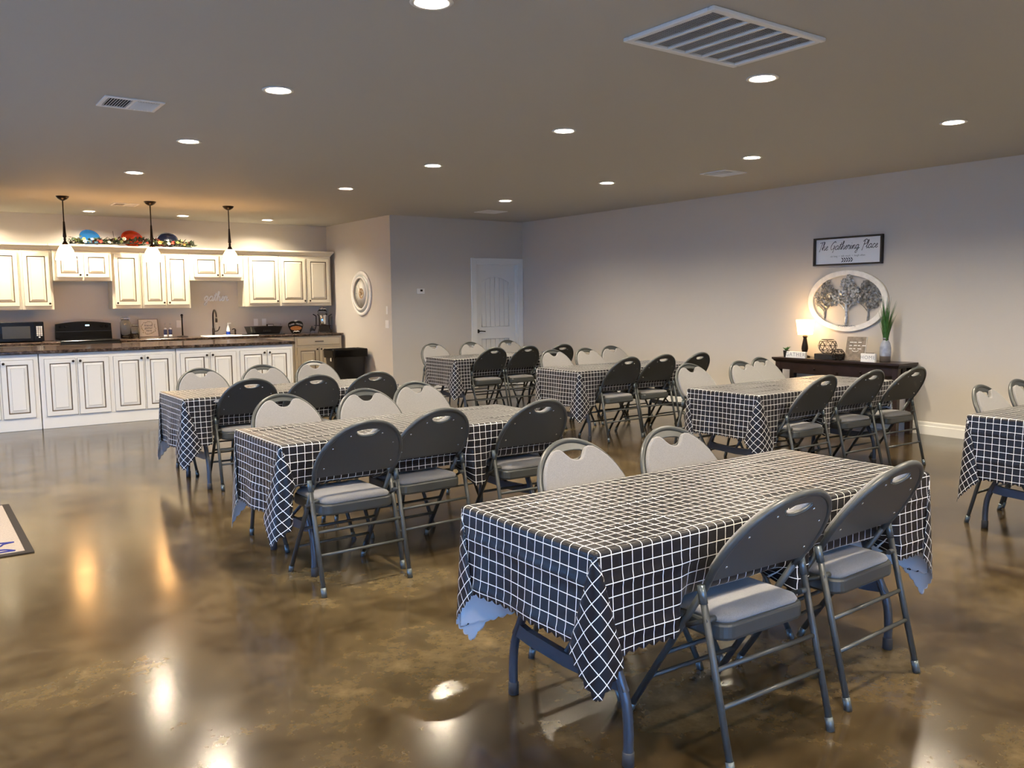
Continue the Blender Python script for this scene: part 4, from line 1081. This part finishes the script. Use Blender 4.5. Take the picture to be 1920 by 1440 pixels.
ta = thing('tree_wall_art', 'oval white frame with galvanised metal trees on the right wall', 'wall art'); ta.matrix_basis = MR(5.46, 1.392)
OA, OB = .488, .338
me = curve_mesh('oval_frame', [ell(OA, OB, 72), ell(OA - .058, OB - .050, 72)], extrude=.010, bevel=.004, mats=['wash_white']); link('oval_frame', me, ta, M=Matrix.Translation((0, 0, .018)))
MB().lathe([(1.0, 0), (1.0, .008), (.985, .008), (.985, 0)], 72, M=Matrix.Diagonal((OA + .004, OB + .004, 1, 1)), cap0=False, cap1=False).build('frame_edge', 'clock_brown', ta)
tr = random.Random(21)
def art_tree(cx, base, top, blobs, n, trunkw, mat, zz):
    P = catmull([(cx, base, zz), (cx + .006, base + (top - base) * .45, zz), (cx - .004, top, zz)], 5)
    K = len(P)
    t = MB().tube(P, [trunkw * (1.15 - .45 * i / K) for i in range(K)], 8)
    for s_, l_ in ((-1, .10), (1, .085)):
        t.tube(catmull([(cx, base + (top - base) * .55, zz), (cx + s_ * .03, base + (top - base) * .8, zz), (cx + s_ * l_, top + .03, zz)], 4), trunkw * .5, 6)
    t.build('trunk', mat, ta)
    lv = MB()
    for k in range(n):
        bx, by, br, bh = tr.choice(blobs)
        a = tr.uniform(0, 2 * PI); rr = math.sqrt(tr.random())
        x, y = bx + br * rr * math.cos(a), by + bh * rr * math.sin(a)
        if (x / (OA - .05)) ** 2 + (y / (OB - .04)) ** 2 > 1.02 and y < .29: continue
        L = tr.uniform(.020, .036); W = L * .42
        M = Matrix.Translation((x, y, zz + tr.uniform(-.004, .012))) @ Matrix.Rotation(tr.uniform(0, 6.3), 4, 'Z') @ Matrix.Rotation(tr.uniform(-.7, .5), 4, 'Y') @ Matrix.Rotation(tr.uniform(-.6, .6), 4, 'X')
        lv.add([(-L * .5, 0, 0), (0, -W, .002), (L * .5, 0, 0), (0, W, .002)], [(0, 1, 2, 3)], tr.choice((0, 0, 1)), False, M)
    q = lv.build('foliage', [mat, 'galvanised_dark'], ta); q['kind'] = 'stuff'
art_tree(-.285, -.20, -.06, [(-.31, .05, .10, .07), (-.25, .15, .075, .09), (-.19, .00, .11, .055), (-.33, -.01, .07, .05), (-.20, .09, .09, .06), (-.27, .21, .04, .04), (-.26, -.04, .09, .03)], 620, .012, 'galvanised_dark', .012)
art_tree(.255, -.22, -.05, [(.24, .10, .09, .09), (.33, .03, .08, .09), (.27, .18, .07, .05), (.19, .02, .07, .06), (.35, .12, .06, .06), (.30, -.04, .08, .04), (.22, .16, .05, .06)], 620, .012, 'galvanised_dark', .012)
art_tree(.0, -.275, -.03, [(.0, .08, .13, .10), (.02, .17, .08, .08), (-.08, .05, .13, .06), (.09, .03, .09, .05), (.03, .24, .03, .05), (-.02, .20, .05, .05), (.05, -.01, .11, .03), (-.05, -.005, .10, .03), (.10, .12, .05, .05)], 1150, .019, 'galvanised', .026)
lv = MB()
for k in range(90):
    x = tr.uniform(-.12, .13); M = Matrix.Translation((x, -.283 + tr.uniform(-.006, .010), .03)) @ Matrix.Rotation(tr.uniform(0, 6.3), 4, 'Z') @ Matrix.Rotation(tr.uniform(-.6, .6), 4, 'Y')
    lv.add([(-.012, 0, 0), (0, -.005, .002), (.012, 0, 0), (0, .005, .002)], [(0, 1, 2, 3)], tr.choice((0, 1)), False, M)
q = lv.build('grass_strip', ['galvanised', 'galvanised_dark'], ta); q['kind'] = 'stuff'

# ---------------------------------------------------------------- console and what stands on it
CT = .748
cs = thing('console_table', 'dark espresso console table against the right wall', 'console table', (0, 0, 0))
CX0, CX1, CY0, CY1 = 8.195, 8.566, 4.61, 6.165
t = MB(); rings = []
for z, i in ((CT, .0), (CT - .020, .0), (CT - .024, .006), (CT - .040, .018), (CT - .046, .026), (CT - .052, .030)):
    rings.append([(CX0 + i, CY0 + i, z), (CX1, CY0 + i, z), (CX1, CY1 - i, z), (CX0 + i, CY1 - i, z)])
t.loft(rings[::-1]); t.build('top', 'espresso', cs)
MB().box(CX0 + .035, CX0 + .053, CY0 + .09, CY1 - .09, CT - .135, CT - .052).build('apron', 'espresso', cs)
dwm = MB().box(CX0 + .05, CX1 - .02, CY0 + .16, CY1 - .26, CT - .175, CT - .054, .003).build('drawer_case', 'espresso', cs)
for k in range(2):
    y0_ = CY0 + .18 + k * .56
    q = MB().box(CX0 + .040, CX0 + .052, y0_, y0_ + .53, CT - .170, CT - .060, .003).build('drawer_front', 'espresso', cs)
    MB().lathe([(.006, 0), (.014, .012), (.010, .02), (.0005, .021)], 10, M=Matrix.Translation((CX0 + .040, y0_ + .265, CT - .115)) @ FACE_MX).build('knob', 'bronze', q)
for yy in (CY0 + .03, CY1 - .09):
    for xx in (CX0 + .03, CX1 - .07):
        MB().box(xx, xx + .06, yy, yy + .06, 0, CT - .052, .003).build('leg', 'espresso', cs)
MB().box(CX0 + .05, CX1 - .04, CY0 + .05, CY1 - .05, .16, .185, .003).build('shelf', 'espresso', cs)

sp = thing('potted_succulent', 'small green succulent in a black pot on the console', 'potted plant', (8.285, 6.03, CT))
MB().lathe([(.026, 0), (.028, .004), (.037, .072), (.038, .078), (.033, .078), (.031, .066)], 16, cap1=False).build('pot', 'black_matte', sp)
MB().lathe([(.033, .066), (.0005, .068)], 14, cap1=False).build('soil', 'soil', sp)
for k in range(9):
    a = k * 2.4; L = .05 + .012 * (k % 3); e = .35 + .12 * (k % 4)
    l = MB(); l.loft([[(0, .004, 0), (0, 0, -.003), (0, -.004, 0), (0, 0, .003)], [(L * .5, .013, .004), (L * .5, 0, -.002), (L * .5, -.013, .004), (L * .5, 0, .009)], [(L, .002, 0), (L, 0, -.001), (L, -.002, 0), (L, 0, .002)]], smooth=True)
    l.build('leaf', 'leaf_green', sp).matrix_basis = Matrix.Translation((0, 0, .068)) @ Matrix.Rotation(a, 4, 'Z') @ Matrix.Rotation(-e - .35, 4, 'Y')
def word_block(name, label, y, x, L, h, body, size, rz, mat='block_ink'):
    o = thing(name, label, 'word block'); o.matrix_basis = Matrix.Translation((x, y, CT)) @ Matrix.Rotation(R_(rz), 4, 'Z') @ FACE_MX
    MB().box(-L / 2, L / 2, 0, h, -.022, .012, .002).build('block', 'block_white', o)
    link('lettering', text_mesh(body, size, mat, .0006, 0, spacing=1.15), o, M=Matrix.Translation((0, h * .52, .0126)))
    return o
word_block('gather_block', 'white block reading GATHER on the console', 5.89, 8.27, .262, .070, 'GATHER', .062, 0)
lp = thing('table_lamp', 'dark turned table lamp with glowing shade on the console', 'lamp', (8.40, 5.865, CT))
MB().lathe([(.062, 0), (.064, .012), (.050, .020), (.024, .030), (.020, .045), (.030, .070), (.038, .10), (.036, .13), (.026, .18), (.019, .225), (.028, .236), (.026, .246), (.020, .256), (.033, .285), (.034, .292)], 22).build('base', 'bronze', lp)
MB().lathe([(.080, .262), (.084, .285), (.092, .35), (.104, .432), (.101, .432), (.089, .35), (.081, .285), (.077, .264)], 30, cap0=False, cap1=False).build('shade', 'lamp_shade', lp)
MB().lathe([(.010, .29), (.010, .31), (.026, .34), (.030, .37), (.020, .39), (.0005, .395)], 14).build('bulb', 'lamp_shade', lp)

def wire_ball(label, x, y, z, r, cut):
    o = thing('wire_terrarium', label, 'wire ornament', (x, y, z)); o['group'] = 'geometric wire ornaments'
    bm = bmesh.new(); bmesh.ops.create_icosphere(bm, subdivisions=2, radius=r)
    mb = MB()
    zmin = -r * .86
    for e in bm.edges:
        a, b_ = e.verts[0].co, e.verts[1].co
        if min(a.z, b_.z) < -r * .90 or max(a.z, b_.z) > cut * r: continue
        mb.cyl((a.x, a.y, a.z + r * .88), (b_.x, b_.y, b_.z + r * .88), .0026, 5)
    lo = [v.co for v in bm.verts if v.co.z < -r * .75]
    bm.free()
    mb.build('wire_frame', 'bronze', o)
    rr = r * math.sqrt(max(.01, 1 - min(cut, .98) ** 2))
    MB().tube([(rr * math.cos(t), rr * math.sin(t), r * .88 + cut * r * .93) for t in [2 * PI * i / 10 for i in range(10)]], .003, 5, closed=True).build('rim', 'bronze', o)
    MB().lathe([(r * .42, .002), (r * .42, .005)], 10, cap0=True).build('foot', 'bronze', o)
bk = tag(MB().box(8.27, 8.45, 5.385, 5.655, CT, CT + .060, .004).build('black_box', 'black_matte'), 'flat black box under the wire ornaments on the console', 'box')
wire_ball('larger black wire ornament on the flat black box', 8.36, 5.545, CT + .0605, .100, .72)
wire_ball('smaller black wire ornament in front of the flat black box', 8.235, 5.33, CT, .070, .9)
pq = thing('wooden_plaque', 'grey-brown wooden plaque with pale lettering leaning on the console', 'plaque')
pq.matrix_basis = Matrix.Translation((8.31, 5.185, CT + .0015)) @ Matrix.Rotation(R_(12), 4, 'Z') @ Matrix.Rotation(R_(17), 4, 'Y') @ FACE_MX
MB().box(-.105, .105, 0, .265, -.012, .006, .002).build('board', 'wood_grey', pq)
MB().box(.103, .107, 0, .265, -.0125, .0065).build('edge', 'plaque_cream', pq)
for k in range(3):
    for m_ in range(3 + (k == 1)):
        w_ = (.05, .036, .044, .03)[(m_ + k) % 4]
        MB().box(-.07 + m_ * .045, -.07 + m_ * .045 + w_ * .8, .198 - k * .036, .207 - k * .036, .0062, .0068).build('pale_lettering', 'white_ink', pq)
MB().tube(catmull([(-.035, .112, .007), (-.012, .100, .007), (.0, .104, .007), (.012, .100, .007), (.035, .114, .007)], 4), .0035, 6).build('pale_sprig', 'white_ink', pq)
tag(MB().box(8.35, 8.43, 5.02, 5.12, CT, CT + .085, .004).build('small_dark_box', 'black_matte'), 'small dark box behind the white HOME block', 'box')
word_block('home_block', 'white block reading HOME at the right end of the console', 4.985, 8.25, .158, .090, 'HOME', .054, 4)
vz = thing('vase', 'blue-grey glazed bottle vase with brown base on the console', 'vase', (8.42, 4.895, CT))
MB().lathe([(.050, 0), (.054, .004), (.056, .060)], 26, cap1=False).build('base', 'vase_base', vz)
MB().lathe([(.056, .060), (.058, .10), (.056, .15), (.046, .195), (.030, .225), (.025, .238), (.031, .252), (.028, .254), (.022, .240)], 26, cap0=False, cap1=False).build('body', 'vase_glaze', vz)
MB().lathe([(.0265, .229), (.029, .232), (.028, .240), (.0262, .242)], 18, cap0=False, cap1=False).build('neck_band', 'wood_dark', vz)
gs = thing('ornamental_grass', 'long green grass blades standing in the vase on the console', 'plant', (8.42, 4.895, CT + .10))
gg = random.Random(2)
for k in range(46):
    a = gg.uniform(0, 2 * PI); Lg = gg.uniform(.34, .60); sp_ = gg.uniform(.03, .14) * (1.2 if k % 5 == 0 else .8); w_ = gg.uniform(.006, .011)
    pts = []
    for i in range(7):
        t = i / 6; rad_ = .012 + sp_ * t ** 2.0
        pts.append(Vector((rad_ * math.cos(a), rad_ * math.sin(a), Lg * t)))
    tx = Vector((-math.sin(a), math.cos(a), 0)); v = []
    for i, p in enumerate(pts):
        ww = w_ * (1 - (i / 6) ** 2.2) + .0004
        v += [tuple(p - tx * ww), tuple(p + Vector((math.cos(a), math.sin(a), 0)) * ww * .35), tuple(p + tx * ww)]
    fcs = []
    for i in range(6):
        for j in range(2): fcs.append((i * 3 + j, i * 3 + j + 1, i * 3 + j + 4, i * 3 + j + 3))
    MB().add(v, fcs, 0, True).build('blade', 'leaf_green', gs)

# ---------------------------------------------------------------- entrance mat
mt_ = thing('door_mat', 'beige door mat with dark border and blue lettering on the floor', 'mat', (0, 0, 0))
MX0, MX1, MY0, MY1 = -.55, .535, 5.49, 6.95
MB().box(MX0, MX1, MY0, MY1, .0005, .007, .003).build('border', 'mat_border', mt_)
MB().box(MX0 + .045, MX1 - .045, MY0 + .045, MY1 - .045, .006, .0105, .003).build('field', 'mat_field', mt_)
for st in ([(.02, 5.86), (.14, 5.80), (.28, 5.79), (.385, 5.778), (.455, 5.762)], [(.455, 5.762), (.40, 5.745), (.375, 5.70), (.30, 5.66), (.2, 5.65)],
           [(.10, 5.64), (.25, 5.615), (.371, 5.612), (.407, 5.597), (.441, 5.557)], [(.441, 5.557), (.38, 5.56), (.30, 5.552), (.18, 5.56)]):
    P = catmull([(x, y, .0112) for x, y in st], 5)
    MB().tube(P, .0062, 6).build('blue_stroke', 'mat_ink', mt_)
